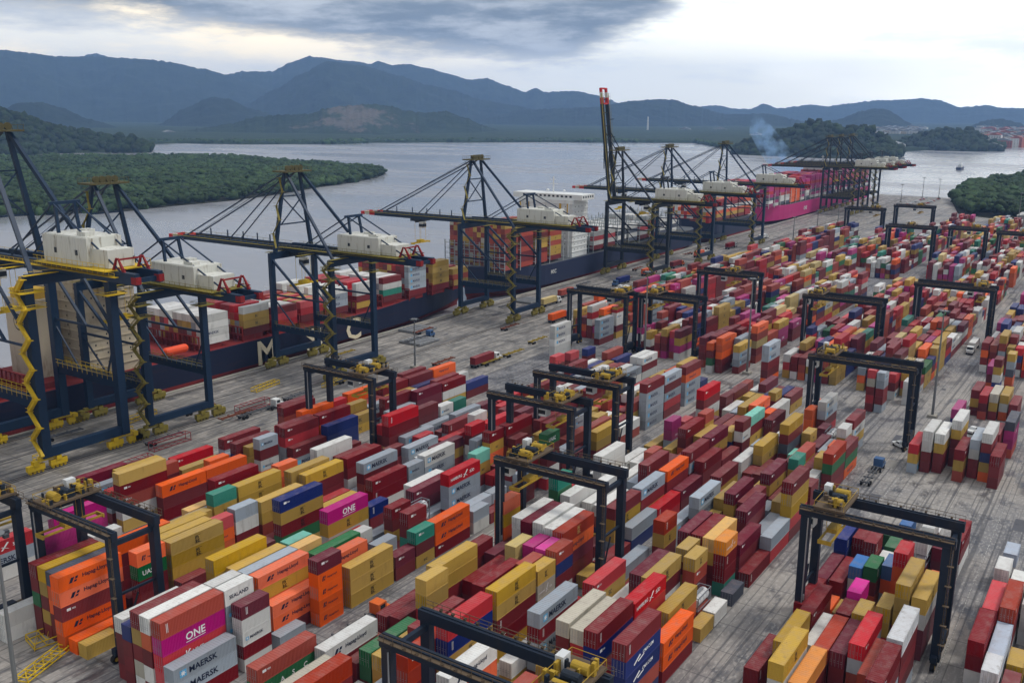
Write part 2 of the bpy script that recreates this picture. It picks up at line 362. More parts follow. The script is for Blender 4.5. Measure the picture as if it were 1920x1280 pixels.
quarry = leaf_mat('quarry_hill_cover', (26, 40, 30), (44, 58, 40), (38, 50, 36), .012)
t = quarry.node_tree; b = [n_ for n_ in t.nodes if n_.type == 'BSDF_PRINCIPLED'][0]
src = b.inputs['Base Color'].links[0].from_socket
ge = t.nodes.new('ShaderNodeNewGeometry'); cc = t.nodes.new('ShaderNodeVectorMath'); cc.operation = 'DISTANCE'; t.links.new(ge.outputs['Position'], cc.inputs[0])
_r = ray(665, 232); _h = math.hypot(_r.x, _r.y); _P = Vector((_r.x/_h*4000, _r.y/_h*4000, CAMH+_r.z/_h*4000)); cc.inputs[1].default_value = _P
nq = noise_node(t, .012, 7, ge.outputs['Position'], .7)
qm = mth(t, 'SUBTRACT', 1.0, smooth(t, mth(t, 'ADD', cc.outputs['Value'], mth(t, 'MULTIPLY', mth(t, 'SUBTRACT', nq, .5), 900.0)), 70, 200))
t.links.new(mixc(t, mth(t, 'MULTIPLY', qm, .6), src, s2l((112, 102, 94))), b.inputs['Base Color'])
ridge('quarry_hill', [(320, 250), (380, 240), (430, 232), (480, 219), (520, 215), (580, 213), (610, 203), (640, 198), (700, 194), (735, 199), (760, 207), (800, 211), (835, 208), (870, 220), (910, 236), (950, 250)], 4200, 4, quarry, seed=11)
ridge('foothill', [(-60, 200), (0, 205), (40, 192), (75, 191), (110, 200), (170, 224), (230, 240), (290, 250)], 5200, 4, farforest, seed=12, nx=80)
nearhill = leaf_mat('near_hill_forest', (24, 34, 24), (50, 60, 36), (34, 44, 30), .03)
ridge('wooded_hill', [(-300, 190), (-60, 196), (0, 205), (25, 213), (50, 222), (80, 232), (110, 241), (145, 246), (180, 255), (205, 260), (225, 257), (245, 260), (265, 268), (282, 274)], 2480, 1, nearhill, seed=13, rough=.8, front=.4)
ridge('wooded_hill', [(1375, 282), (1400, 268), (1440, 256), (1470, 247), (1500, 239), (1530, 230), (1560, 233), (1600, 244), (1620, 241), (1650, 252), (1668, 270), (1690, 284)], 2420, 1, nearhill, seed=14, rough=.8, front=.4)
ridge('wooded_hill', [(1665, 280), (1690, 266), (1720, 255), (1750, 249), (1775, 243), (1810, 243), (1825, 248), (1850, 262), (1880, 276)], 3000, 1, nearhill, seed=15, rough=.8, nx=80, front=.4)

# mangrove forests made of many separate crowns
def ico():
    p = (1+5**.5)/2; V = np.array([(-1, p, 0), (1, p, 0), (-1, -p, 0), (1, -p, 0), (0, -1, p), (0, 1, p), (0, -1, -p), (0, 1, -p), (p, 0, -1), (p, 0, 1), (-p, 0, -1), (-p, 0, 1)], float)
    V /= np.linalg.norm(V[0])
    F_ = np.array([(0, 11, 5), (0, 5, 1), (0, 1, 7), (0, 7, 10), (0, 10, 11), (1, 5, 9), (5, 11, 4), (11, 10, 2), (10, 7, 6), (7, 1, 8), (3, 9, 4), (3, 4, 2), (3, 2, 6), (3, 6, 8), (3, 8, 9), (4, 9, 5), (2, 4, 11), (6, 2, 10), (8, 6, 7), (9, 8, 1)])
    return V, F_
def ico2():
    V, F_ = ico(); V = list(map(tuple, V)); c = {}; o = []
    def mid(a, b):
        k = (min(a, b), max(a, b))
        if k not in c: p = np.array(V[a])+np.array(V[b]); p /= np.linalg.norm(p); V.append(tuple(p)); c[k] = len(V)-1
        return c[k]
    for a, b, d in F_: x, y, z = mid(a, b), mid(b, d), mid(d, a); o += [(a, x, z), (b, y, x), (d, z, y), (x, y, z)]
    return np.array(V), np.array(o)
def inside(px, py, poly):
    r = np.zeros(len(px), bool); n_ = len(poly)
    for i in range(n_):
        x0, y0 = poly[i]; x1, y1 = poly[(i+1) % n_]
        c_ = ((y0 > py) != (y1 > py)) & (px < (x1-x0)*(py-y0)/(y1-y0+1e-9)+x0); r ^= c_
    return r
def canopy(name, poly, spacing, size, height, seed, mat, near=None, label=None, cat=None):
    rg = np.random.default_rng(seed); P = np.array(poly, float); x0, y0 = P.min(0); x1, y1 = P.max(0)
    n_ = int((x1-x0)*(y1-y0)/spacing**2); X = rg.uniform(x0, x1, n_); Y = rg.uniform(y0, y1, n_)
    k = inside(X, Y, poly); X, Y = X[k], Y[k]
    Vi, Fi = ico2() if near else ico(); nv = len(Vi); K = len(X)
    pt = np.sin(X*.031+np.sin(Y*.023)*2)*np.cos(Y*.027+np.sin(X*.019)*2); hh = height*(0.78+.16*pt+.12*np.sin(X*.013+1.3)*np.cos(Y*.011)+rg.normal(0, .17, K)); r = size*rg.uniform(.4, 1.3, K)*(1+.25*pt)
    V = np.repeat(Vi[None], K, 0)*rg.uniform(.5, 1.5, (K, nv, 1)); a = rg.uniform(0, 6.28, K)
    c_, s_ = np.cos(a)[:, None], np.sin(a)[:, None]; x_, y_ = V[..., 0]*c_-V[..., 1]*s_, V[..., 0]*s_+V[..., 1]*c_
    V = np.stack([x_*r[:, None]+X[:, None], y_*r[:, None]+Y[:, None], V[..., 2]*r[:, None]*.75+hh[:, None]-r[:, None]*.6], -1)
    Fx = (Fi[None]+(np.arange(K)*nv)[:, None, None]).reshape(-1, 3)
    tone = np.repeat(rg.uniform(.6, 1.3, K)*(1+.28*pt), nv); hue = np.repeat(rg.uniform(0, 1, K), nv)
    cols = np.stack([tone, hue, tone*0, tone*0+1], -1)
    me = npmesh(name, V.reshape(-1, 3), Fx, mat, cols=cols)
    o = bpy.data.objects.new(name, me); COL.objects.link(o); tag(o, label, cat, kind='stuff'); return o
def canopy_mat():
    m_, t, b = newmat('mangrove_leaves'); at = t.nodes.new('ShaderNodeAttribute'); at.attribute_name = 'Col'
    sp = t.nodes.new('ShaderNodeSeparateColor'); t.links.new(at.outputs['Color'], sp.inputs[0])
    v = mapping(t); a = noise_node(t, .9, 5, v, .7); bb = noise_node(t, .012, 4, v)
    c = mixc(t, smooth(t, a, .35, .65), s2l((30, 46, 26)), s2l((66, 82, 42)))
    c = mixc(t, mth(t, 'MULTIPLY', sp.outputs[1], .45), c, s2l((52, 78, 44)))
    c = mixc(t, mth(t, 'MULTIPLY', smooth(t, bb, .45, .65), .4), c, s2l((34, 50, 36)))
    mu = t.nodes.new('ShaderNodeVectorMath'); mu.operation = 'SCALE'; t.links.new(c, mu.inputs[0]); t.links.new(sp.outputs[0], mu.inputs['Scale'])
    t.links.new(mu.outputs[0], b.inputs['Base Color']); b.inputs['Roughness'].default_value = .9; b.inputs['Specular IOR Level'].default_value = .2
    bp_ = t.nodes.new('ShaderNodeBump'); bp_.inputs['Strength'].default_value = .8; bp_.inputs['Distance'].default_value = .8
    t.links.new(a, bp_.inputs['Height']); t.links.new(bp_.outputs[0], b.inputs['Normal']); return m_
CM = canopy_mat()
isl_px = [(-260, 418), (0, 407), (110, 402), (240, 396), (330, 386), (420, 378), (500, 368), (560, 358), (600, 351), (660, 343), (705, 334), (724, 326), (715, 319), (660, 314), (590, 308), (520, 306), (470, 300), (400, 297), (300, 295.5), (200, 297), (120, 297.5), (0, 300), (-260, 306)]
isl = [tuple(ground_hit(x, y+(2 if i > 11 else 0), -2).xy) for i, (x, y) in enumerate(isl_px)]
q = polyslab('island_land', isl, -1.2, 3, leaf_mat('mud_bank', (40, 40, 30), (60, 60, 44), (48, 48, 36), .05)); tag(q, kind='structure')
canopy('mangrove_forest', isl, 5.6, 4.9, 8.5, 5, CM, label='dense green mangrove forest covering the low island in the estuary', cat='mangrove forest')
mr = [(965, 118), (1000, 150), (1090, 176), (1200, 188), (1240, 190), (1330, 196), (1500, 190), (1620, 150), (1640, 0), (1640, -320), (965, -320)]
q = polyslab('mangrove_bank_land', mr, -.8, 3, leaf_mat('mud_bank_right', (40, 40, 30), (60, 60, 44), (48, 48, 36), .05)); tag(q, kind='structure')
canopy('mangrove_forest', [(x+(14 if x < 1000 else 0), y-3) for x, y in mr], 5.4, 4.8, 11.5, 6, CM, near=True, label='dark green mangrove forest beyond the far end of the container yard', cat='mangrove forest')
fs = [tuple((p+Vector((p.x, p.y, 0)).normalized()*3).xy) for p in pts[:11]]; bk = [tuple((p+Vector((p.x, p.y, 0)).normalized()*130).xy) for p in reversed(pts[:11])]
canopy('shoreline_forest', fs+bk, 11.5, 7.5, 9, 8, CM, label='thin dark line of mangroves along the far shore of the estuary', cat='mangrove forest')
# tree crowns over the near hills
def hill_trees(name, obj, step, size, seed, label):
    me_ = obj.data; n_ = len(me_.vertices); co = np.empty(n_*3, np.float32); me_.vertices.foreach_get('co', co); co = co.reshape(-1, 3)
    rg = np.random.default_rng(seed); pf = np.array([p.vertices[:] for p in me_.polygons]); A = co[pf]
    ar = np.linalg.norm(np.cross(A[:, 1]-A[:, 0], A[:, 3]-A[:, 0]), axis=1); K = int(min(ar.sum()/step**2, 9000))
    idx = rg.choice(len(pf), K, p=ar/ar.sum()); s_, t_ = rg.random(K)[:, None], rg.random(K)[:, None]; Q = A[idx]
    C_ = Q[:, 0]*(1-s_)*(1-t_)+Q[:, 1]*s_*(1-t_)+Q[:, 2]*s_*t_+Q[:, 3]*(1-s_)*t_; C_ = C_[C_[:, 2] > 0]; K = len(C_)
    Vi, Fi = ico(); r = size*rg.uniform(.6, 1.4, K); V = Vi[None]*rg.uniform(.7, 1.3, (K, 12, 1))*r[:, None, None]+C_[:, None]+np.array([0, 0, 2.5])
    tone = np.repeat(rg.uniform(.25, .75, K), 12); cols = np.stack([tone, tone*.6, tone*0, tone*0+1], -1)
    m2 = npmesh(name, V.reshape(-1, 3), (Fi[None]+(np.arange(K)*12)[:, None, None]).reshape(-1, 3), CM, cols=cols)
    o = bpy.data.objects.new(name, m2); COL.objects.link(o); tag(o, label, 'forest', kind='stuff')
hs_ = [o for o in bpy.data.objects if o.name.startswith('wooded_hill')]
for i, o in enumerate(hs_):
    hill_trees('hill_forest', o, 14, 9, 20+i, ('dark tree cover on the wooded hill at the far left shore', 'dark tree cover on the wooded hill behind the smoke plume', 'dark tree cover on the low hill beside the far town')[i])

# stacks: block, row, u*10, height*100, length code, colour and lettering numbers from the top down
STACKS = (
(2, 1, 1016, 242, 4, 222, 222, 0), (2, 1, 793, 292, 4, 2, 311, 413, 13, 0), (2, 2, 792, 292, 4, 4, 22, 0, 4, 0), (2, 3, 794, 287, 4, 0, 3, 0, 5, 4), (2, 4, 794, 280, 4, 9, 0, 0, 0), (2, 5, 800, 285, 4, 4, 0, 0, 0),
(2, 0, 790, 254, 4, 106, 106, 0), (2, 1, 917, 292, 2, 1004, 106, 106, 106, 0), (2, 2, 916, 292, 2, 4, 0, 0, 6, 2), (2, 3, 924, 292, 2, 0, 3, 0, 0), (2, 4, 1007, 242, 4, 3, 3, 0, 3, 0), (2, 3, 1010, 242, 4, 6, 6, 0, 0, 6),
(2, 2, 1011, 242, 4, 222, 503, 22, 0, 0), (2, 0, 926, 242, 2, 1, 4, 104, 0, 4), (3, 3, 1367, 242, 2, 21, 21, 4, 9, 0), (3, 2, 1386, 242, 2, 11, 11, 6, 0, 22), (3, 1, 1387, 242, 2, 12, 0, 4, 0, 2), (3, 0, 1380, 257, 2, 1102, 9, 0, 4, 14),
(3, 0, 1316, 292, 2, 503, 805, 3, 0), (3, 1, 1320, 292, 2, 2, 0, 0, 22), (3, 1, 1450, 263, 4, 502, 222, 1, 0, 0), (3, 2, 1463, 254, 4, 4, 4, 6, 0, 0), (3, 3, 1465, 261, 4, 4, 4, 0, 0, 6), (3, 4, 1463, 254, 4, 1, 0, 4, 0, 6),
(3, 5, 1473, 250, 4, 4, 4, 4, 0, 0), (1, 2, 794, 277, 4, 222, 222, 1100, 222, 22), (1, 3, 802, 270, 4, 8, 22, 22, 0, 0), (1, 4, 803, 272, 4, 3, 3, 0, 3, 0), (1, 5, 803, 271, 4, 0, 0, 17, 0, 0), (1, 1, 799, 260, 4, 22),
(1, 0, 800, 260, 2, 3), (1, 1, 928, 276, 2, 222, 617, 0, 0, 0), (1, 4, 939, 262, 4, 22, 0, 0, 0, 0), (1, 6, 931, 265, 2, 4, 16, 0, 0, 0), (1, 0, 998, 290, 2, 0, 0), (1, 1, 1000, 260, 4, 503, 503, 3, 3, 3),
(1, 2, 996, 260, 4, 3, 3, 3, 3, 0), (1, 3, 1007, 260, 4, 3, 0, 0, 3, 0), (1, 5, 1061, 264, 4, 3, 3, 22, 0), (0, 1, 818, 281, 4, 814, 106, 4), (1, 8, 866, 290, 4, 11, 311, 311, 0, 0), (0, 2, 1002, 270, 4, 11, 311, 11),
(0, 2, 833, 260, 4, 4), (2, 6, 1030, 274, 4, 1100, 0, 3, 0), (2, 5, 984, 283, 4, 3, 3, 0, 0, 0), (2, 3, 1133, 242, 2, 19, 22, 0, 0, 3), (2, 4, 1135, 242, 2, 16, 0, 6, 0, 22), (2, 0, 1101, 260, 2, 1101, 222, 222, 222, 222),
(2, 0, 1183, 274, 4, 503, 503, 503), (2, 0, 1312, 260, 2, 1101, 0), (2, 1, 1140, 260, 4, 222, 0, 0, 0), (2, 2, 1150, 270, 4, 717, 0, 0, 3), (2, 1, 1289, 260, 2, 106, 4, 0), (2, 3, 1276, 290, 2, 1004, 0, 0),
(2, 0, 1376, 267, 2, 1115, 0, 503), (2, 0, 1440, 260, 4, 222, 222, 0), (2, 4, 1306, 290, 2, 4, 3), (3, 7, 835, 260, 4, 2, 717, 0, 6), (3, 5, 822, 290, 4, 5, 0, 0), (3, 2, 773, 288, 4, 2, 0, 14, 0, 0),
(3, 6, 949, 290, 4, 204, 0, 0), (3, 4, 992, 271, 4, 17, 17, 0), (3, 3, 992, 272, 2, 3, 3, 9), (3, 3, 1057, 268, 2, 3, 0, 9), (3, 7, 1124, 278, 4, 0, 1), (3, 6, 1128, 290, 4, 0, 0),
(3, 2, 1048, 281, 4, 0, 0, 6, 14), (3, 0, 1052, 271, 4, 1114, 9, 503, 503, 0), (3, 0, 1187, 268, 4, 503, 503, 1200, 0, 503), (3, 2, 1223, 278, 4, 0, 0, 3, 0), (3, 4, 1268, 278, 4, 0, 0, 0), (3, 7, 1276, 260, 4, 503, 3, 3),
(3, 5, 1199, 265, 4, 3, 3, 0, 0, 14), (3, 4, 1135, 288, 2, 3, 3, 14, 6, 0), (3, 6, 1289, 260, 4, 0, 0, 4, 0), (3, 5, 1377, 286, 2, 1, 0, 22), (4, 6, 1168, 266, 4, 106, 1200, 106, 106, 0), (4, 4, 1167, 271, 4, 5, 0, 4, 9, 0),
(4, 3, 1165, 262, 4, 5, 14, 2, 4, 0), (4, 2, 1159, 280, 4, 1200, 9, 8, 0, 0), (4, 0, 1149, 287, 4, 1200, 909, 909, 2, 9), (4, 0, 1286, 260, 4, 222, 222, 0), (4, 2, 1287, 262, 4, 814, 14, 4, 0, 3), (4, 1, 1364, 288, 4, 503, 222, 0),
(4, 1, 1495, 271, 2, 23, 1102), (4, 0, 1598, 260, 2, 8), (3, 1, 987, 260, 4, 2, 2, 0, 6), (4, 7, 965, 290, 4, 204, 22, 3, 0), (4, 5, 1152, 260, 2, 3, 3), (4, 1, 1160, 286, 4, 0, 0, 22),
(4, 6, 1350, 260, 4, 14, 503, 503, 0), (4, 7, 1697, 290, 2, 2, 503, 0), (4, 4, 1424, 266, 4, 1, 0, 3, 0), (4, 3, 1416, 275, 4, 503, 0, 4, 14), (4, 3, 1566, 269, 2, 3, 0, 3, 3), (4, 2, 1539, 267, 2, 503, 2, 0, 22),
(4, 4, 1636, 272, 4, 1, 0, 0, 9), (4, 3, 1638, 270, 4, 0, 0, 6, 0), (4, 2, 1630, 277, 4, 19, 3, 0, 0), (4, 1, 1622, 290, 2, 818, 0, 0, 15), (4, 1, 1703, 260, 4, 1, 0, 0), (4, 0, 1688, 290, 4, 0),
(4, 0, 1812, 290, 4, 6, 14), (5, 5, 1274, 290, 4, 503, 4, 9, 14), (5, 6, 1516, 260, 4, 0, 0, 0), (5, 4, 1418, 260, 4, 2, 0, 0), (5, 3, 1415, 268, 4, 1, 0, 0), (5, 2, 1415, 260, 4, 13, 6, 2, 14),
(5, 0, 1415, 264, 4, 20, 0, 0, 0, 6), (5, 1, 1364, 290, 4, 2, 0, 0), (5, 0, 1285, 260, 4, 0, 0, 6, 9, 0), (5, 4, 1290, 275, 4, 18, 0, 0), (5, 6, 1383, 290, 4, 503, 3, 2), (5, 4, 1619, 290, 2, 12, 0, 0),
(5, 4, 1548, 260, 2, 0, 6, 22), (5, 3, 1544, 290, 2, 3, 4, 0), (5, 3, 1642, 260, 2, 3), (5, 5, 1639, 260, 2, 3), (5, 1, 1602, 267, 4, 503, 503, 3, 14, 0), (5, 2, 1597, 280, 2, 3, 3, 14),
(5, 0, 1603, 290, 4, 503, 4, 1, 1), (5, 0, 1731, 290, 2, 22, 0, 0), (5, 5, 1738, 260, 2, 10, 4, 9), (5, 4, 1734, 290, 2, 17, 0, 22), (5, 3, 1757, 290, 2, 10, 22, 6), (5, 4, 1909, 290, 2, 17, 17),
(5, 2, 1708, 284, 2, 14, 22, 22, 2, 4), (5, 5, 1844, 290, 2, 0, 0, 14), (5, 5, 1965, 290, 2, 17, 9), (5, 4, 2046, 276, 2, 10, 14), (5, 2, 1923, 260, 2, 4, 23, 0), (5, 1, 1958, 290, 2, 1, 1),
(5, 2, 1985, 290, 2, 4, 0, 4), (5, 2, 2056, 260, 2, 4, 4), (5, 0, 1974, 260, 4, 0, 0, 4), (6, 6, 1532, 260, 4, 0, 0, 4, 0), (6, 5, 1552, 260, 4, 7, 4, 0), (6, 5, 1490, 275, 2, 20, 6, 0),
(6, 5, 1676, 260, 4, 2, 0, 0, 4), (6, 6, 1828, 260, 2, 4, 8, 0, 0), (6, 6, 1968, 260, 2, 7, 4, 0), (6, 5, 1821, 290, 2, 4, 4, 0), (6, 6, 1691, 290, 4, 13, 0, 2), (6, 4, 1580, 278, 2, 3, 3),
(0, 0, 1229, 290, 4, 222, 0, 0), (1, 5, 1254, 262, 4, 503, 503, 0, 3, 0), (1, 0, 1246, 268, 4, 1109, 503, 500, 17, 3), (1, 7, 1237, 275, 4, 1100, 0, 0, 0, 0), (1, 5, 1188, 270, 2, 15, 503, 14, 3, 22), (0, 3, 1152, 268, 4, 814, 106, 0),
(0, 5, 1154, 260, 4, 106, 6, 0), (0, 6, 1230, 286, 4, 3, 3, 4), (0, 1, 1143, 275, 4, 3, 0, 2, 4, 3), (0, 4, 1236, 287, 4, 2, 0, 0), (0, 7, 1151, 290, 4, 1, 0, 14), (0, 7, 1404, 277, 4, 14, 0),
(0, 4, 1365, 288, 4, 503, 0), (0, 2, 1406, 266, 2, 22, 0, 0), (0, 0, 1353, 287, 4, 22, 0, 0), (0, 3, 1512, 290, 4, 0, 9, 0), (0, 0, 1518, 285, 2, 106, 0, 4, 22), (0, 2, 1530, 260, 2, 503, 503, 0),
(0, 1, 1628, 268, 4, 1100, 14, 106, 106), (0, 5, 1519, 286, 4, 0, 6, 0), (0, 6, 1752, 265, 4, 0, 2, 0, 4), (1, 8, 1185, 264, 2, 19, 0, 6), (1, 7, 1172, 260, 2, 6, 9, 0), (1, 6, 1249, 265, 2, 0, 1, 9),
(1, 4, 1245, 273, 2, 23, 23, 23), (1, 3, 1197, 281, 2, 6, 4, 0, 22), (1, 3, 1132, 265, 2, 13, 22, 22, 14), (1, 3, 1267, 261, 4, 3, 3, 2, 2), (1, 7, 1417, 283, 2, 22, 22, 2, 14), (1, 5, 1406, 286, 4, 503, 3, 0, 4),
(1, 4, 1424, 268, 4, 503, 0, 0, 0), (1, 4, 1559, 265, 4, 0, 0, 4, 14), (1, 8, 1605, 268, 4, 0, 0, 4), (1, 6, 1590, 290, 4, 0, 0, 0), (1, 7, 1542, 290, 4, 4, 4, 0, 3), (1, 2, 1557, 264, 4, 106, 0, 2, 4),
(1, 0, 1527, 284, 4, 0, 0, 4), (0, 2, 1641, 260, 4, 1100, 14, 106, 106), (0, 4, 1686, 264, 4, 13, 0, 9), (0, 3, 1743, 281, 4, 22, 22, 0, 0), (0, 1, 1754, 273, 4, 1100, 222, 222, 3), (0, 7, 1773, 260, 4, 0, 9, 14, 9),
(2, 6, 1293, 286, 4, 311, 503, 4, 3), (2, 6, 1420, 269, 2, 9, 0, 6), (2, 4, 1428, 262, 2, 8, 4, 9), (2, 3, 1399, 260, 2, 0, 0, 3, 2), (2, 1, 1385, 278, 2, 1100, 0, 15, 0), (2, 3, 1464, 275, 2, 23, 23, 0),
(2, 5, 1536, 274, 4, 1101, 1, 106), (2, 6, 1561, 269, 4, 4, 4, 4), (2, 3, 1594, 290, 4, 814, 106, 106, 0), (2, 5, 1710, 263, 4, 2, 502, 0), (2, 1, 1564, 260, 4, 106, 0), (2, 1, 1688, 260, 2, 6, 2),
(1, 7, 1784, 276, 4, 14, 0, 2, 0), (1, 0, 1655, 265, 2, 106, 6, 6), (1, 3, 1754, 265, 4, 106, 106, 14), (1, 0, 1718, 290, 4, 104, 106, 6), (1, 1, 1793, 260, 4, 501, 503, 0), (1, 5, 1807, 273, 4, 106, 0, 0),
(1, 7, 1962, 290, 4, 106, 0), (1, 4, 1958, 269, 4, 0, 106, 13), (1, 8, 1930, 261, 4, 0, 0, 4, 0), (1, 6, 1774, 288, 4, 14, 0, 0, 3, 0), (1, 8, 1775, 268, 2, 4, 0), (1, 4, 1710, 274, 2, 0, 13, 0),
(0, 1, 2023, 289, 4, 0, 1, 6), (0, 2, 2211, 290, 4, 222, 222), (0, 5, 1854, 290, 4, 14, 0, 6), (1, 8, 2063, 287, 2, 104, 6, 6), (1, 8, 2127, 287, 2, 15, 15, 4), (1, 2, 2003, 267, 2, 4, 4, 0, 0),
(1, 7, 2206, 272, 2, 0, 4), (1, 0, 1915, 276, 2, 14, 0, 4, 6), (2, 6, 1816, 290, 2, 106, 15, 22, 3), (2, 4, 1736, 290, 2, 16, 3, 0, 6), (2, 5, 1835, 274, 2, 0, 3, 22, 3, 6), (2, 5, 1908, 269, 4, 0, 0, 2, 9, 6),
(1, 1, 2210, 260, 4, 4, 4), (2, 6, 2068, 271, 4, 0, 0, 0, 0), (2, 5, 2071, 261, 4, 0, 0, 0, 0), (2, 2, 1985, 271, 4, 0, 0, 0, 0, 9), (2, 4, 2118, 284, 4, 104, 4, 4), (2, 2, 2118, 288, 2, 106, 106, 6, 0),
(1, 5, 2250, 264, 4, 14, 14), (2, 0, 1884, 290, 2, 617, 0, 0, 4, 14), (2, 4, 1909, 260, 2, 0, 3, 0, 3), (2, 2, 2245, 274, 2, 503, 3, 3), (2, 4, 2302, 277, 2, 3, 3), (2, 0, 2140, 260, 4, 3, 3, 0),
(2, 6, 2437, 267, 2, 22, 14), (3, 6, 1658, 286, 2, 15, 17, 0, 0, 6), (3, 7, 1490, 283, 2, 22, 3, 22, 2, 14), (2, 0, 1768, 260, 2, 6, 0, 0), (2, 1, 1905, 275, 2, 4, 0), (2, 1, 1837, 264, 2, 14, 0, 14),
(3, 7, 1707, 282, 4, 14, 0, 2), (3, 5, 1663, 268, 4, 4, 4, 0, 22), (3, 6, 1761, 290, 4, 4, 4), (3, 4, 1710, 270, 4, 4, 4, 14), (3, 3, 1714, 260, 4, 4, 2, 9), (3, 1, 1664, 261, 4, 0, 503, 3, 6),
(3, 1, 1790, 266, 4, 106, 0, 503, 6), (3, 1, 1926, 260, 4, 222, 0, 0, 503), (3, 4, 1929, 275, 4, 7, 0), (3, 5, 1945, 290, 4, 4, 4), (3, 7, 2039, 283, 4, 4, 4), (3, 6, 2050, 280, 4, 4, 4),
(3, 3, 1932, 262, 4, 0, 0, 9, 0), (3, 7, 1910, 277, 4, 4, 4, 4, 9), (3, 1, 2056, 277, 4, 0, 106, 0, 0), (3, 4, 2055, 260, 4, 0, 0), (3, 7, 2190, 260, 4, 3, 3), (3, 5, 2191, 273, 4, 3, 3),
(3, 1, 2183, 280, 4, 1, 503, 0, 222), (3, 3, 2261, 269, 4, 3, 3, 0), (3, 7, 2314, 278, 4, 17, 1), (3, 4, 2221, 271, 4, 0, 0, 22, 6), (3, 6, 2252, 277, 2, 11, 11, 6, 6), (3, 6, 2337, 290, 2, 13, 0, 6),
(3, 1, 2335, 282, 2, 503, 909, 0), (3, 0, 2342, 290, 2, 0, 4, 0, 0), (3, 1, 2475, 290, 4, 16, 0, 503), (3, 4, 2601, 260, 4, 7, 6), (3, 5, 2606, 265, 4, 4, 4), (3, 5, 2468, 288, 2, 1, 0),
(3, 4, 2350, 287, 2, 2, 3, 4, 9), (4, 7, 2006, 284, 4, 0, 3, 6), (4, 6, 1819, 260, 4, 106, 106, 0, 0), (4, 7, 1762, 278, 4, 106, 106), (4, 6, 1641, 290, 2, 2, 503, 0, 0), (4, 4, 1883, 260, 4, 1, 3, 0, 4),
(4, 3, 2036, 268, 4, 1, 503, 0, 0), (4, 5, 2143, 290, 4, 0, 3), (4, 2, 1808, 260, 4, 1, 0, 0, 2), (4, 0, 1936, 276, 4, 0, 3, 3, 14, 0), (4, 1, 1835, 260, 4, 106, 814), (4, 1, 1958, 260, 2, 3, 3, 0),
(4, 7, 2342, 290, 2, 2, 0), (4, 6, 2220, 260, 4, 3, 3, 0, 14), (4, 5, 2334, 266, 4, 503, 0, 8, 0, 22), (4, 2, 2154, 280, 2, 15, 3, 0, 2), (4, 3, 2424, 286, 4, 1, 0), (4, 4, 2328, 284, 2, 16, 0),
(4, 4, 2588, 284, 2, 1, 0), (4, 1, 2276, 278, 2, 3, 3, 14), (4, 0, 2252, 268, 4, 2, 717, 0, 0), (4, 0, 2379, 275, 4, 0, 717, 222), (4, 4, 2440, 281, 2, 3, 3, 0), (4, 1, 2392, 260, 2, 22, 22, 0),
(4, 6, 2641, 290, 2, 22, 22, 22), (4, 5, 2677, 267, 4, 104, 6, 0, 14), (4, 7, 2835, 260, 2, 22, 0), (4, 1, 2556, 265, 4, 0, 104, 3, 6), (4, 1, 2475, 260, 2, 4, 3, 0, 9), (4, 3, 2565, 290, 2, 23, 4),
(5, 6, 1870, 260, 2, 0, 0, 3), (3, 2, 2602, 280, 4, 522, 311, 3), (0, 1, 2990, 263, 4, 4, 4, 4, 4, 4), (0, 6, 3405, 264, 4, 503, 503, 3, 0), (0, 5, 3505, 260, 2, 0, 9, 3), (0, 0, 3294, 260, 4, 106, 106, 6, 0),
(0, 5, 3721, 284, 2, 0, 22, 0), (1, 6, 3263, 261, 4, 11, 4, 0, 9), (1, 5, 3280, 290, 2, 503, 4, 0), (1, 4, 3337, 260, 4, 3, 0, 3), (1, 1, 3266, 267, 2, 13, 11, 11, 2), (1, 2, 3384, 261, 2, 4, 4, 0, 4),
(1, 5, 3484, 265, 2, 6, 0, 14), (2, 5, 3214, 281, 4, 1, 0, 0, 2), (2, 3, 3151, 281, 2, 22, 0, 17, 4), (2, 5, 3361, 268, 4, 0, 4, 0, 0), (2, 3, 3265, 266, 4, 222, 22, 22, 0), (2, 1, 3279, 278, 4, 106, 0, 3, 0),
(1, 5, 2928, 261, 4, 2, 0, 0), (1, 8, 2929, 264, 2, 9, 0, 0), (1, 7, 2758, 260, 2, 13, 0, 0, 4), (1, 7, 2658, 282, 2, 13, 0, 4, 4), (1, 0, 2932, 260, 4, 104, 0, 4), (1, 1, 2935, 260, 4, 4, 6, 0),
(1, 0, 2805, 260, 4, 106, 4), (2, 0, 2725, 260, 4, 0, 222, 106, 106, 106), (2, 2, 2825, 273, 4, 3, 0, 0, 0), (2, 1, 2765, 263, 2, 22, 503, 503, 9), (2, 0, 2569, 270, 4, 106, 0, 106, 14, 0), (2, 0, 2441, 283, 4, 0, 106, 106, 106, 106),
(2, 3, 2486, 290, 4, 1004, 0, 0), (3, 6, 2469, 287, 4, 14, 0, 4, 3, 0), (1, 4, 2805, 271, 4, 503, 22), (1, 4, 2946, 263, 4, 9, 0), (2, 3, 3672, 287, 4, 503, 0, 0), (2, 0, 3630, 276, 4, 503, 11, 11, 0),
(2, 0, 3812, 265, 4, 311, 0, 0), (2, 6, 3677, 260, 4, 4, 4, 0, 0), (2, 5, 3618, 262, 4, 11, 0, 2, 3, 4), (3, 7, 3098, 290, 4, 106, 106, 0, 0, 22), (2, 0, 3199, 260, 4, 3, 106, 106, 0), (3, 5, 3341, 285, 4, 503, 0, 11, 3),
(3, 6, 3579, 279, 4, 106, 4, 0, 0), (3, 2, 3592, 290, 4, 222, 0, 22, 2), (3, 6, 4038, 260, 4, 104, 4), (2, 2, 3171, 260, 4, 22, 22, 22, 0, 0), (1, 4, 4183, 284, 2, 22, 22, 0), (1, 6, 4009, 279, 4, 11, 0),
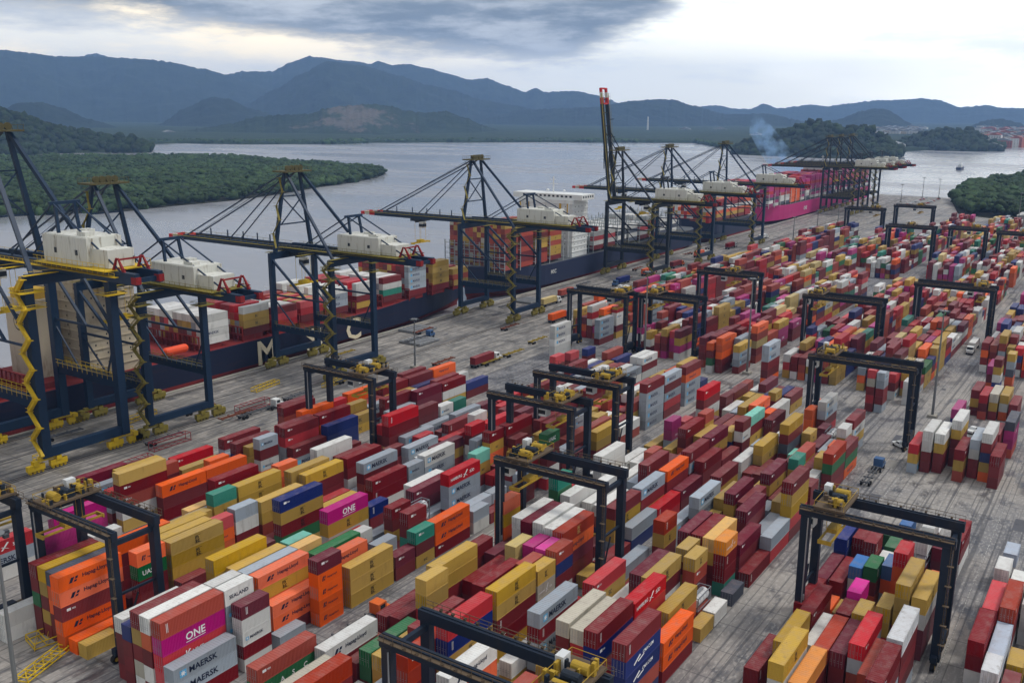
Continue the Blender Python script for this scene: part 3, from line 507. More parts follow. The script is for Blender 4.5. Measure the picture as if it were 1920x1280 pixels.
(2, 6, 4151, 270, 4, 311, 0, 22, 0), (1, 4, 5227, 274, 2, 503, 3, 3, 0), (0, 5, 5644, 272, 4, 4, 4, 4, 4), (0, 3, 5758, 282, 2, 503, 3, 0, 22), (2, 6, 5278, 280, 2, 3, 0, 0, 3, 9), (5, 4, 2638, 260, 4, 4, 3, 0, 0, 0),
(5, 6, 2553, 284, 4, 4, 4, 0, 0), (5, 5, 2567, 269, 4, 4, 3, 0, 0), (5, 6, 2994, 286, 4, 11, 9), (5, 2, 2579, 260, 4, 6, 4, 0, 0), (5, 1, 2730, 275, 4, 0, 0, 4), (5, 1, 2567, 260, 4, 4, 0, 9, 3, 22),
(5, 0, 2795, 260, 4, 8, 11, 11, 2), (5, 5, 3157, 276, 4, 0, 3, 0), (5, 4, 3127, 260, 4, 14, 0, 2), (5, 3, 3139, 279, 4, 5, 3, 0), (5, 2, 3152, 270, 4, 3, 4, 22), (5, 1, 3143, 290, 4, 0, 0),
(5, 5, 3484, 290, 4, 11, 1, 22), (5, 3, 3501, 268, 2, 503, 6, 8, 22, 2), (5, 4, 3402, 265, 2, 0, 3, 4, 9, 0), (4, 0, 3379, 260, 4, 17, 3, 3), (4, 0, 3151, 260, 2, 4, 4, 4), (4, 0, 3759, 277, 4, 0, 14, 9),
(4, 0, 3885, 260, 4, 4, 4, 0), (4, 6, 3236, 271, 2, 6, 22, 3), (4, 3, 3013, 270, 2, 13, 5, 0, 14, 0), (4, 2, 3017, 260, 2, 6, 6, 0, 0, 6), (4, 2, 3185, 290, 4, 1114, 0, 4), (4, 4, 3377, 260, 4, 0, 0, 0, 0, 22),
(4, 0, 4009, 260, 4, 4, 0),
)
# labels: stack number, level from the ground, text
LABELS = (
(0, 1, "long orange container with dark lettering, second from top of three right of orange-topped stack"),
(0, 2, "long orange container with dark lettering, topmost of three left of pale grey-topped stack"),
(1, 2, "long coral red container with white lettering, third from top of five under magenta one"),
(1, 3, "long magenta container with white lettering, second from top of five under rust brown one"),
(1, 4, "long rust brown container, topmost of five on magenta one left of pale grey-topped stack"),
(2, 4, "long white container, topmost of five on orange one left of rust brown-topped stack"),
(3, 4, "long maroon container, topmost of five on mustard yellow one left of white-topped stack"),
(5, 3, "long white container, topmost of four on maroon one left of navy blue-topped stack"),
(6, 0, "long maroon container, third from top of three before purplish maroon-topped stack"),
(6, 1, "long pale grey container, second from top of three under pale grey one"),
(6, 2, "long pale grey container with star emblem, topmost of three right of rust brown-topped stack"),
(7, 4, "short white container with dark lettering, topmost of five on pale grey one"),
(8, 4, "short white container, topmost of five on maroon one left of white-topped stack"),
(10, 4, "long mustard yellow container, topmost of five on mustard yellow one before mint green-topped stack"),
(11, 4, "long pale grey container, topmost of five on pale grey one left of orange-topped stack"),
(12, 3, "long mustard yellow container with black emblem, second from top of five under orange one"),
(12, 4, "long orange container with dark lettering, topmost of five on mustard yellow one"),
(13, 1, "short maroon container, fourth from top of five under white one on white one"),
(13, 2, "short white container with star emblem, third from top of five under white one"),
(13, 3, "short white container, second from top of five under purplish maroon one on white one"),
(13, 4, "short purplish maroon container, topmost of five on white one right of white-topped stack"),
(14, 4, "short dusty yellow container, topmost of five on dusty yellow one left of magenta-topped stack"),
(15, 4, "short magenta container, topmost of five on magenta one left of bright pink-topped stack"),
(17, 4, "short rust brown container with small white tag, topmost of five on navy blue one"),
(18, 2, "short cream container with white lettering, second from top of four under mustard yellow one"),
(18, 3, "short mustard yellow container with black emblem, topmost of four on cream one"),
(20, 4, "long rust brown container with black emblem, topmost of five on orange one"),
(21, 4, "long white container, topmost of five on white one right of white-topped stack"),
(22, 4, "long white container, topmost of five on white one left of white-topped stack"),
(23, 4, "long purplish maroon container, topmost of five on maroon one left of white-topped stack"),
(24, 4, "long white container, topmost of five on white one left of purplish maroon-topped stack"),
(25, 1, "long orange container with dark lettering, fourth from top of five under maroon one"),
(25, 2, "long maroon container with small white tag, third from top of five under orange one"),
(25, 3, "long orange container with dark lettering, second from top of five under orange one"),
(25, 4, "long orange container with dark lettering, topmost of five on orange one"),
(26, 4, "long slate grey container, topmost of five on orange one left of orange-topped stack"),
(27, 4, "long mustard yellow container, topmost of five on mustard yellow one before orange-topped stack"),
(28, 4, "long maroon container, topmost of five on maroon one left of mustard yellow-topped stack"),
(29, 0, "long orange container, alone on the ground left of mustard yellow-topped stack before orange-topped stack"),
(30, 0, "short mustard yellow container, alone on the ground right of orange-topped stack"),
(31, 1, "short maroon container, fourth from top of five under maroon one on maroon one"),
(31, 2, "short maroon container, third from top of five under green one on maroon one"),
(31, 3, "short green container with white lettering, second from top of five under orange one"),
(31, 4, "short orange container with dark lettering, topmost of five on green one"),
(32, 4, "long orange container, topmost of five on maroon one left of maroon-topped stack"),
(33, 4, "short white container, topmost of five on mint green one left of maroon-topped stack"),
(34, 1, "short maroon container, topmost of two on maroon one right of mustard yellow-topped stack"),
(35, 2, "long mustard yellow container, third from top of five left of maroon-topped stack"),
(35, 3, "long mustard yellow container with black emblem, second from top of five behind orange-topped stack"),
(35, 4, "long mustard yellow container with black emblem, topmost of five left of maroon-topped stack"),
(36, 4, "long mustard yellow container, topmost of five on mustard yellow one before maroon-topped stack"),
(37, 4, "long mustard yellow container, topmost of five on maroon one left of mustard yellow-topped stack"),
(39, 0, "long white container, third from top of three under pale grey one"),
(39, 1, "long pale grey container with star emblem, second from top of three on white one"),
(39, 2, "long red container with white lettering, topmost of three right of white-topped stack"),
(40, 4, "long magenta container, topmost of five, toward the photo's lower left edge"),
(41, 2, "long magenta container, topmost of three on magenta one behind white-topped stack"),
(44, 4, "long mustard yellow container, topmost of five on mustard yellow one before white-topped stack"),
(45, 4, "short peach yellow container, topmost of five on orange one left of green-topped stack"),
(47, 0, "short orange container with dark lettering, fifth from top of five under orange one"),
(47, 1, "short orange container with dark lettering, fourth from top of five under orange one"),
(47, 2, "short orange container with dark lettering, third from top of five under orange one"),
(47, 3, "short orange container with dark lettering, second from top of five under purplish maroon one"),
(47, 4, "short purplish maroon container with small white tag, topmost of five on orange one"),
(48, 0, "long mustard yellow container, third from top of three under mustard yellow one"),
(48, 1, "long mustard yellow container, second from top of three on mustard yellow one"),
(48, 2, "long mustard yellow container with black emblem, topmost of three right of orange-topped stack"),
(49, 1, "short purplish maroon container with small white tag, topmost of two on maroon one"),
(50, 3, "long orange container with dark lettering, topmost of four left of mustard yellow-topped stack"),
(51, 3, "long green container with spaced white letters, topmost of four on maroon one"),
(54, 2, "short teal container with small white tag, topmost of three on maroon one"),
(55, 0, "long maroon container, third from top of three under orange one before pale grey-topped stack"),
(55, 1, "long orange container with dark lettering, second from top of three before pale grey-topped stack"),
(55, 2, "long orange container with dark lettering, topmost of three before pale grey-topped stack"),
(57, 2, "long green container, second from top of four, toward the photo's bottom left third"),
(57, 3, "long rust brown container, topmost of four, toward the photo's bottom left third"),
(58, 2, "long cream container, topmost of three on maroon one left of red-topped stack"),
(59, 4, "long rust brown container, topmost of five on maroon one left of maroon-topped stack"),
(60, 2, "long white container with dark lettering, topmost of three left of maroon-topped stack"),
(61, 2, "long green container, topmost of three on green one left of mustard yellow-topped stack"),
(62, 2, "short mustard yellow container, topmost of three on mustard yellow one right of green-topped stack"),
(64, 1, "long maroon container, topmost of two on purplish maroon one left of maroon-topped stack"),
(65, 1, "long maroon container, topmost of two on maroon one right of maroon-topped stack"),
(66, 3, "long maroon container, topmost of four on maroon one left of rust brown-topped stack"),
(67, 2, "long mustard yellow container with black emblem, third from top of five behind orange-topped stack"),
(67, 3, "long navy blue container, second from top of five under red one behind orange-topped stack"),
(67, 4, "long red container with small white tag, topmost of five on navy blue one"),
(68, 0, "long mustard yellow container with black emblem, fifth from top of five under maroon one"),
(68, 1, "long maroon container, fourth from top of five under maroon one on mustard yellow one"),
(68, 2, "long maroon container with white marks, third from top of five under mustard yellow one"),
(68, 3, "long mustard yellow container with black emblem, second from top of five behind red-topped stack"),
(68, 4, "long mustard yellow container with black emblem, topmost of five behind red-topped stack"),
(69, 3, "long maroon container, topmost of four on maroon one before magenta-topped stack"),
(70, 2, "long maroon container, topmost of three on maroon one right of mustard yellow-topped stack"),
(72, 3, "long mustard yellow container, second from top of five behind mustard yellow-topped stack"),
(72, 4, "long mustard yellow container, topmost of five on mustard yellow one behind mustard yellow-topped stack"),
(73, 3, "short mustard yellow container, second from top of five on red one behind green-topped stack"),
(73, 4, "short mustard yellow container, topmost of five on mustard yellow one behind green-topped stack"),
(74, 3, "long maroon container, topmost of four on maroon one left of purplish maroon-topped stack"),
(76, 2, "long pale grey container, third from top of five left of mustard yellow-topped stack"),
(76, 3, "long maroon container with white marks, second from top of five under pale grey one"),
(76, 4, "long pale grey container with star emblem, topmost of five left of mustard yellow-topped stack"),
(77, 4, "long cream container, topmost of five on maroon one left of cream-topped stack"),
(78, 4, "long cream container, topmost of five on red one left of maroon-topped stack"),
(79, 2, "long slate grey container, third from top of five on maroon one before red-topped stack"),
(79, 3, "long navy blue container, second from top of five under maroon one before red-topped stack"),
(79, 4, "long maroon container with white marks, topmost of five left of maroon-topped stack"),
(80, 2, "long navy blue container with white lettering, third from top of five before orange-topped stack"),
(80, 3, "long navy blue container with white lettering, second from top of five under maroon one"),
(80, 4, "long maroon container with white marks, topmost of five right of maroon-topped stack"),
(81, 0, "long maroon container, third from top of three under orange one before mustard yellow-topped stack"),
(81, 1, "long orange container with dark lettering, second from top of three before mustard yellow-topped stack"),
(81, 2, "long orange container with dark lettering, topmost of three before mustard yellow-topped stack"),
(82, 4, "long red container with white lettering, topmost of five on red one"),
(83, 2, "long mustard yellow container with black emblem, topmost of three on orange one"),
(84, 1, "white tank container in frame, topmost of two on rust brown one"),
(85, 0, "short slate grey container, alone on the ground right of amber-topped stack before maroon-topped stack"),
(86, 2, "long rust brown container, second from top of four under rust brown one"),
(86, 3, "long rust brown container, topmost of four on rust brown one left of orange-topped stack"),
(87, 2, "long orange container, second from top of four under white one on mustard yellow one"),
(87, 3, "long white container with dark lettering, topmost of four on orange one"),
(88, 1, "short mustard yellow container, topmost of two on mustard yellow one left of cream-topped stack"),
(89, 2, "long maroon container, topmost of three left of maroon-topped stack right of maroon-topped stack"),
(90, 3, "long red container, topmost of four on mustard yellow one left of white-topped stack"),
(92, 3, "long purplish maroon container, topmost of four on maroon one left of mustard yellow-topped stack"),
(93, 3, "long mustard yellow container with black emblem, topmost of four left of white-topped stack"),
(94, 3, "short mustard yellow container, topmost of four on maroon one left of mustard yellow-topped stack"),
(95, 2, "short rust brown container, second from top of four on maroon one behind white-topped stack"),
(95, 3, "short mustard yellow container with black emblem, topmost of four on rust brown one"),
(96, 3, "long purplish maroon container, topmost of four on maroon one behind red-topped stack"),
(97, 3, "long maroon container, topmost of four on maroon one left of peach yellow-topped stack"),
(98, 3, "long peach yellow container, topmost of four on mustard yellow one left of amber-topped stack"),
(99, 1, "short maroon container, third from top of four under maroon one on teal one"),
(99, 2, "short maroon container, second from top of four under amber one on maroon one"),
(99, 3, "short amber container with white lettering, topmost of four on maroon one"),
(100, 2, "long purplish maroon container, topmost of three on maroon one left of maroon-topped stack"),
(101, 0, "long maroon container, alone on the ground before pale grey-topped stack behind slate grey-topped stack"),
(102, 1, "long pale grey container, topmost of two on red one right of pale grey-topped stack"),
(103, 3, "long mustard yellow container with black emblem, topmost of four left of amber-topped stack"),
(104, 2, "long maroon container, topmost of three left of white-topped stack right of red-topped stack"),
(105, 2, "long rust brown container, topmost of three on maroon one behind amber-topped stack"),
(106, 2, "long purplish maroon container, topmost of three on maroon one left of coral red-topped stack"),
(107, 3, "long coral red container, topmost of four on pale grey one behind white-topped stack"),
(108, 4, "long streaked white container, topmost of five on maroon one right of rust brown-topped stack"),
(109, 2, "long rust brown container, topmost of three on maroon one left of streaked white-topped stack"),
(110, 4, "long maroon container, topmost of five on maroon one right of rust brown-topped stack"),
(111, 2, "long amber container, topmost of three on maroon one left of maroon-topped stack"),
(112, 2, "long mustard yellow container with black emblem, topmost of three left of white-topped stack"),
(113, 2, "short bright pink container, topmost of three on maroon one left of mustard yellow-topped stack"),
(114, 2, "short maroon container, topmost of three on pale grey one left of mustard yellow-topped stack"),
(115, 2, "short mustard yellow container, topmost of three on white one right of maroon-topped stack"),
(118, 4, "long mustard yellow container with black emblem, topmost of five left of mustard yellow-topped stack"),
(119, 2, "short mustard yellow container, topmost of three left of mustard yellow-topped stack"),
(120, 3, "long mustard yellow container with black emblem, topmost of four before orange-topped stack"),
(122, 2, "short bright blue container, topmost of three on white one left of green-topped stack"),
(123, 2, "short green container, topmost of three on maroon one left of bright blue-topped stack"),
(126, 4, "short red container, topmost of five on orange one"),
(127, 2, "short maroon container, topmost of three on maroon one behind bright blue-topped stack"),
(129, 1, "short bright blue container, topmost of two on red one"),
(130, 1, "white tank container in frame, second from top of three under white one"),
(130, 2, "short white container, topmost of three on white tank one left of purplish maroon-topped stack"),
(131, 1, "short purplish maroon container, topmost of two on purplish maroon one left of maroon-topped stack"),
(134, 2, "long maroon container, topmost of three, toward the photo's lower right edge"),
(135, 2, "long maroon container, second from top of four under maroon one before coral red-topped stack"),
(135, 3, "long maroon container, topmost of four on maroon one left of light grey-topped stack"),
(136, 2, "long light grey container, topmost of three on white one left of mustard yellow-topped stack"),
(137, 2, "short streaked white container, topmost of three on pale grey one left of maroon-topped stack"),
(138, 3, "long rust brown container, topmost of four on maroon one left of white-topped stack"),
(139, 3, "short white container, topmost of four on slate grey one left of white-topped stack"),
(140, 2, "short light grey container, topmost of three on white one"),
(142, 2, "long coral red container, topmost of three on maroon one left of rust brown-topped stack"),
(143, 1, "short mustard yellow container, topmost of two on mustard yellow one behind maroon-topped stack"),
(144, 0, "long maroon container, third from top of three under maroon one before orange-topped stack"),
(144, 1, "long maroon container, second from top of three under orange one on maroon one"),
(144, 2, "long orange container with dark lettering, topmost of three on maroon one"),
(145, 3, "long mustard yellow container with black emblem, second from top of five behind teal-topped stack"),
(145, 4, "long mustard yellow container with black emblem, topmost of five left of pale grey-topped stack"),
(146, 2, "long maroon container with black emblem, third from top of five under mustard yellow one"),
(146, 3, "long mustard yellow container, second from top of five under navy blue one"),
(146, 4, "long navy blue container with small white tag, topmost of five on mustard yellow one"),
(147, 4, "long maroon container with small white tag, topmost of five on maroon one"),
(148, 4, "short teal container, topmost of five on mustard yellow one before mustard yellow-topped stack"),
(152, 0, "long mustard yellow container, fifth from top of five under white one"),
(152, 1, "long white container, fourth from top of five on mustard yellow one"),
(152, 2, "long rust brown container, third from top of five under maroon one on white one"),
(152, 3, "long maroon container, second from top of five left of orange-topped stack"),
(152, 4, "long mustard yellow container, topmost of five on maroon one left of orange-topped stack"),
(154, 2, "long purplish maroon container, topmost of three on maroon one left of mustard yellow-topped stack"),
(155, 1, "long red container, topmost of two on maroon one left of rust brown-topped stack"),
(158, 2, "long orange container, topmost of three on maroon one before pale grey-topped stack"),
(159, 2, "long maroon container, topmost of three on navy blue one left of mustard yellow-topped stack"),
(160, 3, "short pale grey container with star emblem, topmost of four on maroon one"),
(162, 2, "long red container, second from top of four under maroon one on pale grey one"),
(162, 3, "long maroon container with small white tag, topmost of four before maroon-topped stack"),
(163, 2, "long maroon container, topmost of three on pale grey one left of pale grey-topped stack"),
(164, 3, "long maroon container, topmost of four on rust brown one before pale grey-topped stack"),
(169, 2, "short white container, second from top of four under pale grey one on maroon one"),
(169, 3, "short pale grey container, topmost of four on white one left of maroon-topped stack"),
(171, 3, "long mustard yellow container, topmost of four on mustard yellow one behind pale grey-topped stack"),
(173, 3, "long mustard yellow container with black emblem, topmost of four left of mustard yellow-topped stack"),
(174, 3, "long mustard yellow container with black emblem, topmost of four left of maroon-topped stack"),
(175, 3, "long maroon container, topmost of four left of pale grey-topped stack before maroon-topped stack"),
(178, 3, "long white container, topmost of four on white one left of maroon-topped stack"),
(179, 3, "long pale grey container with star emblem, topmost of four behind red-topped stack"),
(180, 1, "long maroon container, second from top of three under maroon one before pale grey-topped stack"),
(180, 2, "long maroon container, topmost of three right of red-topped stack before pale grey-topped stack"),
(183, 3, "long orange container, topmost of four on orange one left of maroon-topped stack"),
(184, 3, "long maroon container with small white tag, topmost of four on orange one"),
(186, 2, "long mustard yellow container with black emblem, second from top of four under magenta one"),
(186, 3, "long magenta container with white lettering, topmost of four on mustard yellow one"),
(187, 2, "short navy blue container, topmost of three on maroon one left of pale grey-topped stack"),
(189, 3, "short maroon container, topmost of four on maroon one left of maroon-topped stack"),
(190, 3, "short maroon container with small white tag, topmost of four on maroon one"),
(191, 1, "white tank container in frame, second from top of three under white tank one"),
(191, 2, "white tank container in frame, topmost of three on white tank one behind maroon-topped stack"),
(192, 2, "long purplish maroon container with small white tag, topmost of three on purplish maroon one"),
(194, 1, "long pale grey container, third from top of four left of maroon-topped stack"),
(194, 2, "long pale grey container with star emblem, second from top of four under red one"),
(194, 3, "long red container with white lettering, topmost of four on pale grey one"),
(200, 2, "long pale grey container with star emblem, topmost of three left of white-topped stack"),
(201, 2, "long white container with star emblem, topmost of three on pale grey one"),
(205, 2, "long maroon container, topmost of three on pale grey one left of red-topped stack"),
(207, 3, "long maroon container, second from top of five under red one on maroon one"),
(207, 4, "long red container, topmost of five on maroon one left of pale grey-topped stack"),
(210, 2, "long maroon container, topmost of three on purplish maroon one left of pale grey-topped stack"),
(217, 3, "short red container, topmost of four on maroon one before maroon-topped stack"),
(220, 4, "short maroon container, topmost of five on mustard yellow one left of maroon-topped stack"),
(221, 4, "long maroon container, topmost of five on maroon one behind maroon-topped stack"),
(225, 4, "long maroon container, topmost of five on maroon one left of rust brown-topped stack"),
(229, 4, "short green container with white lettering, topmost of five on maroon one"),
(233, 2, "long mustard yellow container, topmost of three on mustard yellow one before white-topped stack"),
(235, 4, "short teal container, topmost of five on green one left of white-topped stack"),
(236, 3, "short mustard yellow container, second from top of five under orange one on orange one"),
(236, 4, "short orange container, topmost of five on mustard yellow one left of maroon-topped stack"),
(237, 2, "short pale grey container, topmost of three on maroon one right of maroon-topped stack"),
(241, 3, "long white container, topmost of four on white one right of teal-topped stack"),
(243, 2, "long white container, topmost of three on white one left of white-topped stack"),
(244, 2, "long white container, topmost of three on rust brown one left of orange-topped stack"),
(245, 2, "long mustard yellow container with black emblem, second from top of four under maroon one"),
(245, 3, "long maroon container, topmost of four on mustard yellow one left of pale grey-topped stack"),
(246, 3, "long pale grey container with star emblem, topmost of four before orange-topped stack"),
(247, 3, "long orange container with dark lettering, topmost of four left of purplish maroon-topped stack"),
(252, 3, "long maroon container, topmost of four on maroon one right of light grey-topped stack"),
(253, 2, "long white container, second from top of four under white one on white one"),
(253, 3, "long white container, topmost of four on white one left of mustard yellow-topped stack"),
(254, 3, "long maroon container, topmost of four on pale grey one left of maroon-topped stack"),
(258, 3, "long purplish maroon container, topmost of four right of rust brown-topped stack behind maroon-topped stack"),
(261, 3, "long maroon container, topmost of four on maroon one left of mustard yellow-topped stack"),
(271, 2, "long maroon container, topmost of three on mustard yellow one before white-topped stack"),
(272, 3, "long pale grey container, topmost of four left of mustard yellow-topped stack before red-topped stack"),
(274, 2, "short mustard yellow container with black emblem, second from top of four on maroon one"),
(274, 3, "short rust brown container, topmost of four on mustard yellow one left of white-topped stack"),
(275, 3, "long purplish maroon container, topmost of four right of mustard yellow-topped stack before mustard yellow-topped stack"),
(276, 3, "long purplish maroon container, topmost of four right of mustard yellow-topped stack behind maroon-topped stack"),
(278, 3, "long purplish maroon container, topmost of four on maroon one left of pale grey-topped stack"),
(279, 2, "long mustard yellow container, third from top of five on red one before maroon-topped stack"),
(279, 3, "long mustard yellow container, second from top of five behind pale grey-topped stack"),
(279, 4, "long maroon container, topmost of five on mustard yellow one right of mustard yellow-topped stack"),
(283, 3, "long mustard yellow container, topmost of four on mustard yellow one behind maroon-topped stack"),
(284, 4, "long mustard yellow container with black emblem, topmost of five on maroon one"),
(290, 3, "long rust brown container, topmost of four on green one right of mustard yellow-topped stack"),
(299, 1, "white tank container in frame, topmost of two on white one behind purplish maroon-topped stack"),
(300, 2, "short maroon container, topmost of three on maroon one right of navy blue-topped stack"),
(329, 4, "long maroon container, topmost of five on pale grey one right of rust brown-topped stack"),
(331, 4, "long red container, topmost of five on maroon one left of purplish maroon-topped stack"),
(353, 4, "long white container, topmost of five on mustard yellow one right of white-topped stack"),
(354, 3, "long white container, topmost of four on white one right of red-topped stack"),
(355, 3, "long white container, topmost of four on mustard yellow one left of white-topped stack"),
(359, 4, "long white container, topmost of five on maroon one left of maroon-topped stack"),
(382, 1, "long maroon container, topmost of two on pale grey one right of maroon-topped stack"),
(385, 2, "long navy blue container, topmost of three on navy blue one behind maroon-topped stack"),
(398, 2, "long orange container, topmost of three on orange one left of maroon-topped stack"),
(400, 2, "long purplish maroon container, topmost of three on purplish maroon one right of maroon-topped stack"),
(404, 2, "long maroon container, topmost of three on maroon one left of mustard yellow-topped stack"),
(407, 2, "long maroon container, topmost of three on white one right of maroon-topped stack"),
(664, 0, "long white container, second from top of two under white one left of maroon-topped stack"),
(664, 1, "long white container, topmost of two, toward the photo's lower left edge"),
(710, 2, "long maroon container, topmost of three right of rust brown-topped stack behind mustard yellow-topped stack"),
(713, 1, "long maroon container, topmost of two right of pale grey-topped stack before rust brown-topped stack"),
(965, 0, "short pale grey container, alone on the ground at its row edge by the lane"),
(972, 1, "short pale grey container, topmost of two on white one right of pale grey-topped stack"),
(985, 2, "long rust brown container, topmost of three on maroon one right of maroon-topped stack"),
(991, 1, "long white container, topmost of two on rust brown one right of maroon-topped stack"),
(1251, 0, "short mustard yellow container, alone on the ground right of rust brown-topped stack"),
(1253, 0, "long maroon container, alone on the ground before pale grey-topped stack behind mustard yellow-topped stack"),
(1259, 1, "long pale grey container, topmost of two on navy blue one right of maroon-topped stack"),
(1261, 1, "long red container, topmost of two on red one right of pale grey-topped stack"),
(1262, 2, "long white container, topmost of three on white one before white-topped stack"),
(1263, 1, "long purplish maroon container, topmost of two on maroon one right of orange-topped stack"),
(1266, 2, "long maroon container, topmost of three on maroon one behind purplish maroon-topped stack"),
(1278, 1, "long maroon container, topmost of two on maroon one right of orange-topped stack"),
(1584, 1, "long white container, topmost of two on mustard yellow one left of pale grey-topped stack"),
(1588, 0, "short mustard yellow container, alone on the ground before white-topped stack behind orange-topped stack"),
(1592, 0, "short white container, alone on the ground before slate grey-topped stack behind mustard yellow-topped stack"),
(1595, 1, "long pale grey container, topmost of two on mustard yellow one behind pale grey-topped stack"),
(1611, 2, "long white container, topmost of three on white one left of maroon-topped stack"),
(1994, 1, "long maroon container, topmost of two on maroon one before red-topped stack"),
(1995, 1, "long white container, topmost of two left of rust brown-topped stack right of maroon-topped stack"),
(1998, 1, "long maroon container, topmost of two on maroon one left of orange-topped stack"),
(2000, 1, "long maroon container, topmost of two on maroon one left of bright blue-topped stack"),
(2001, 1, "long purplish maroon container, topmost of two on purplish maroon one left of maroon-topped stack"),
(2004, 2, "long navy blue container, topmost of three on navy blue one left of maroon-topped stack"),
(2005, 2, "long maroon container, topmost of three on maroon one, toward the photo's middle right edge"),
(2006, 2, "long maroon container, topmost of three on mustard yellow one left of pale grey-topped stack"),
)
FILL = (('Z', ((150, 262, 2, .8), (325, 575, 4, .97), (590, 742, 4, .97))), ('A', ((75, 300, 2, .8), (325, 580, 4, .95), (600, 745, 4, .97))), ('B', ((75, 303, 2, .93), (325, 515, 4, .95), (565, 855, 4, .97))),
        ('C', ((80, 303, 2, .93), (325, 515, 4, .95), (565, 868, 4, .97))), ('D', ((100, 262, 2, .85), (325, 560, 3, .93), (575, 868, 4, .97))), ('E', ((120, 205, 2, .7), (253, 272, 2, .6), (374, 860, 3.4, .97))), ('F', ((125, 208, 2, .8), (255, 275, 2, .7), (285, 345, 2, .7), (374, 860, 3.4, .97))))
ROWN = {'Z': 8, 'A': 9, 'B': 7, 'C': 8, 'D': 8, 'E': 8, 'F': 7}
PAL_N = 'rrrrrrrpbbyyywwwgggonR'; PAL_F = 'rrrrrrrrpbbbyyyykmwwwwggoonnRRxGmt'
def fill_yard(S, rows):
    """adds the stacks between and beyond the listed ones, in free row slots only"""
    rnd = random.Random(11)
    def overlap(bl, k, u, Lc):
        o = 0
        for s in rows.get((bl, k), []): o = max(o, min(u+Lc, s[2]+s[4])-max(u, s[2])+.15)
        return max(o, 0)
    def put(bl, k, u, h, Lc, cols): s = (bl, k, round(u, 1), h, Lc, cols); rows.setdefault((bl, k), []).append(s); S.append(s)
    for bl, iv in FILL:
        for (a, b, hm, dens) in iv:
            hidden = b < 306; u = a
            while u+12.19 < b:
                base = hm+rnd.uniform(-.6, .6); gap = rnd.random() < .02 and not hidden
                for k in range(ROWN[bl]):
                    if (bl == 'B' and k == 6) or (bl == 'A' and k > 6) or (bl == 'C' and k == 7 and u > 300) or gap: continue
                    ov = overlap(bl, k, u, 12.19)
                    if ov > .1:
                        if ov > 6.3: continue
                        for uu in (u, u+6.13):
                            if overlap(bl, k, uu, 6.06) <= .1 and rnd.random() < dens:
                                n = rnd.choice((1, 1, 2) if u < 165 else (2, 2, 3)) if hidden else max(1, min(5, int(round(rnd.gauss(base, .8)))))
                                put(bl, k, uu, 2.7, 6.06, [rnd.choice(PAL_N) for _ in range(n)])
                        continue
                    if rnd.random() > dens: continue
                    n = rnd.choice((1, 1, 2) if u < 165 else (2, 2, 3)) if hidden else max(1, min(5, int(round(rnd.gauss(base, .65)))))
                    if (not hidden) and rnd.random() < .16:
                        for uu in (u, u+6.13): put(bl, k, uu, 2.62, 6.06, [rnd.choice(PAL_F) for _ in range(max(1, n+rnd.choice((-1, 0, 0))))])
                    else:
                        pal = PAL_F if u > 300 else PAL_N; same = rnd.random() < .35; c = rnd.choice(pal)
                        put(bl, k, u, rnd.choice((2.62, 2.75, 2.88)), 12.19, [(c if same else rnd.choice(pal)) for _ in range(n)])
                u += 12.75
# ---------------------------------------------------------------- containers
PALC = {'r': (120, 24, 30), 'p': (108, 28, 46), 'b': (164, 64, 46), 'y': (186, 150, 58), 'w': (214, 214, 210), 'C': (190, 184, 168), 'g': (158, 168, 178), 'l': (172, 184, 200),
        's': (78, 84, 98), 'n': (26, 44, 110), 'U': (70, 116, 172), 'm': (176, 34, 116), 'M': (226, 62, 160), 'k': (205, 66, 72), 'R': (184, 18, 30), 't': (40, 132, 112), 'c': (116, 196, 176),
        'G': (34, 108, 62), 'O': (236, 146, 34), 'Y': (226, 176, 92), 'W': (206, 208, 210), 'x': (204, 182, 118), 'o': (232, 94, 16), 'q': (210, 212, 214)}
CN = {'r': 'maroon', 'p': 'plum', 'b': 'rust', 'y': 'mustard', 'w': 'white', 'C': 'cream', 'g': 'pale_grey', 'l': 'light_grey', 's': 'slate', 'n': 'navy', 'U': 'blue', 'm': 'magenta', 'M': 'pink', 'k': 'coral', 'R': 'red', 't': 'teal', 'c': 'mint', 'G': 'green', 'O': 'amber', 'Y': 'peach', 'W': 'streaked_white', 'x': 'dusty_yellow', 'o': 'orange', 'q': 'tank_white'}
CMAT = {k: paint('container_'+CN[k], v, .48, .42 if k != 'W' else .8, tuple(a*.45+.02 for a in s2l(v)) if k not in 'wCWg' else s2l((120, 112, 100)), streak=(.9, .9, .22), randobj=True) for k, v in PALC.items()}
STEEL = paint('galvanised_steel', (150, 152, 155), .4, .3, metallic=.3)
TXD = paint('lettering_dark', (24, 34, 60), .6, .1); TXW = paint('lettering_white', (228, 228, 228), .6, .1); TXB = paint('emblem_blue', (90, 170, 215), .6, .1); TXK = paint('lettering_black', (28, 26, 24), .6, .1)
TXT = paint('emblem_tan', (190, 160, 90), .6, .1)
GRILLE = paint('cooling_unit_dark', (88, 90, 92), .6, .4)
W_ = 2.44
_cm = {}
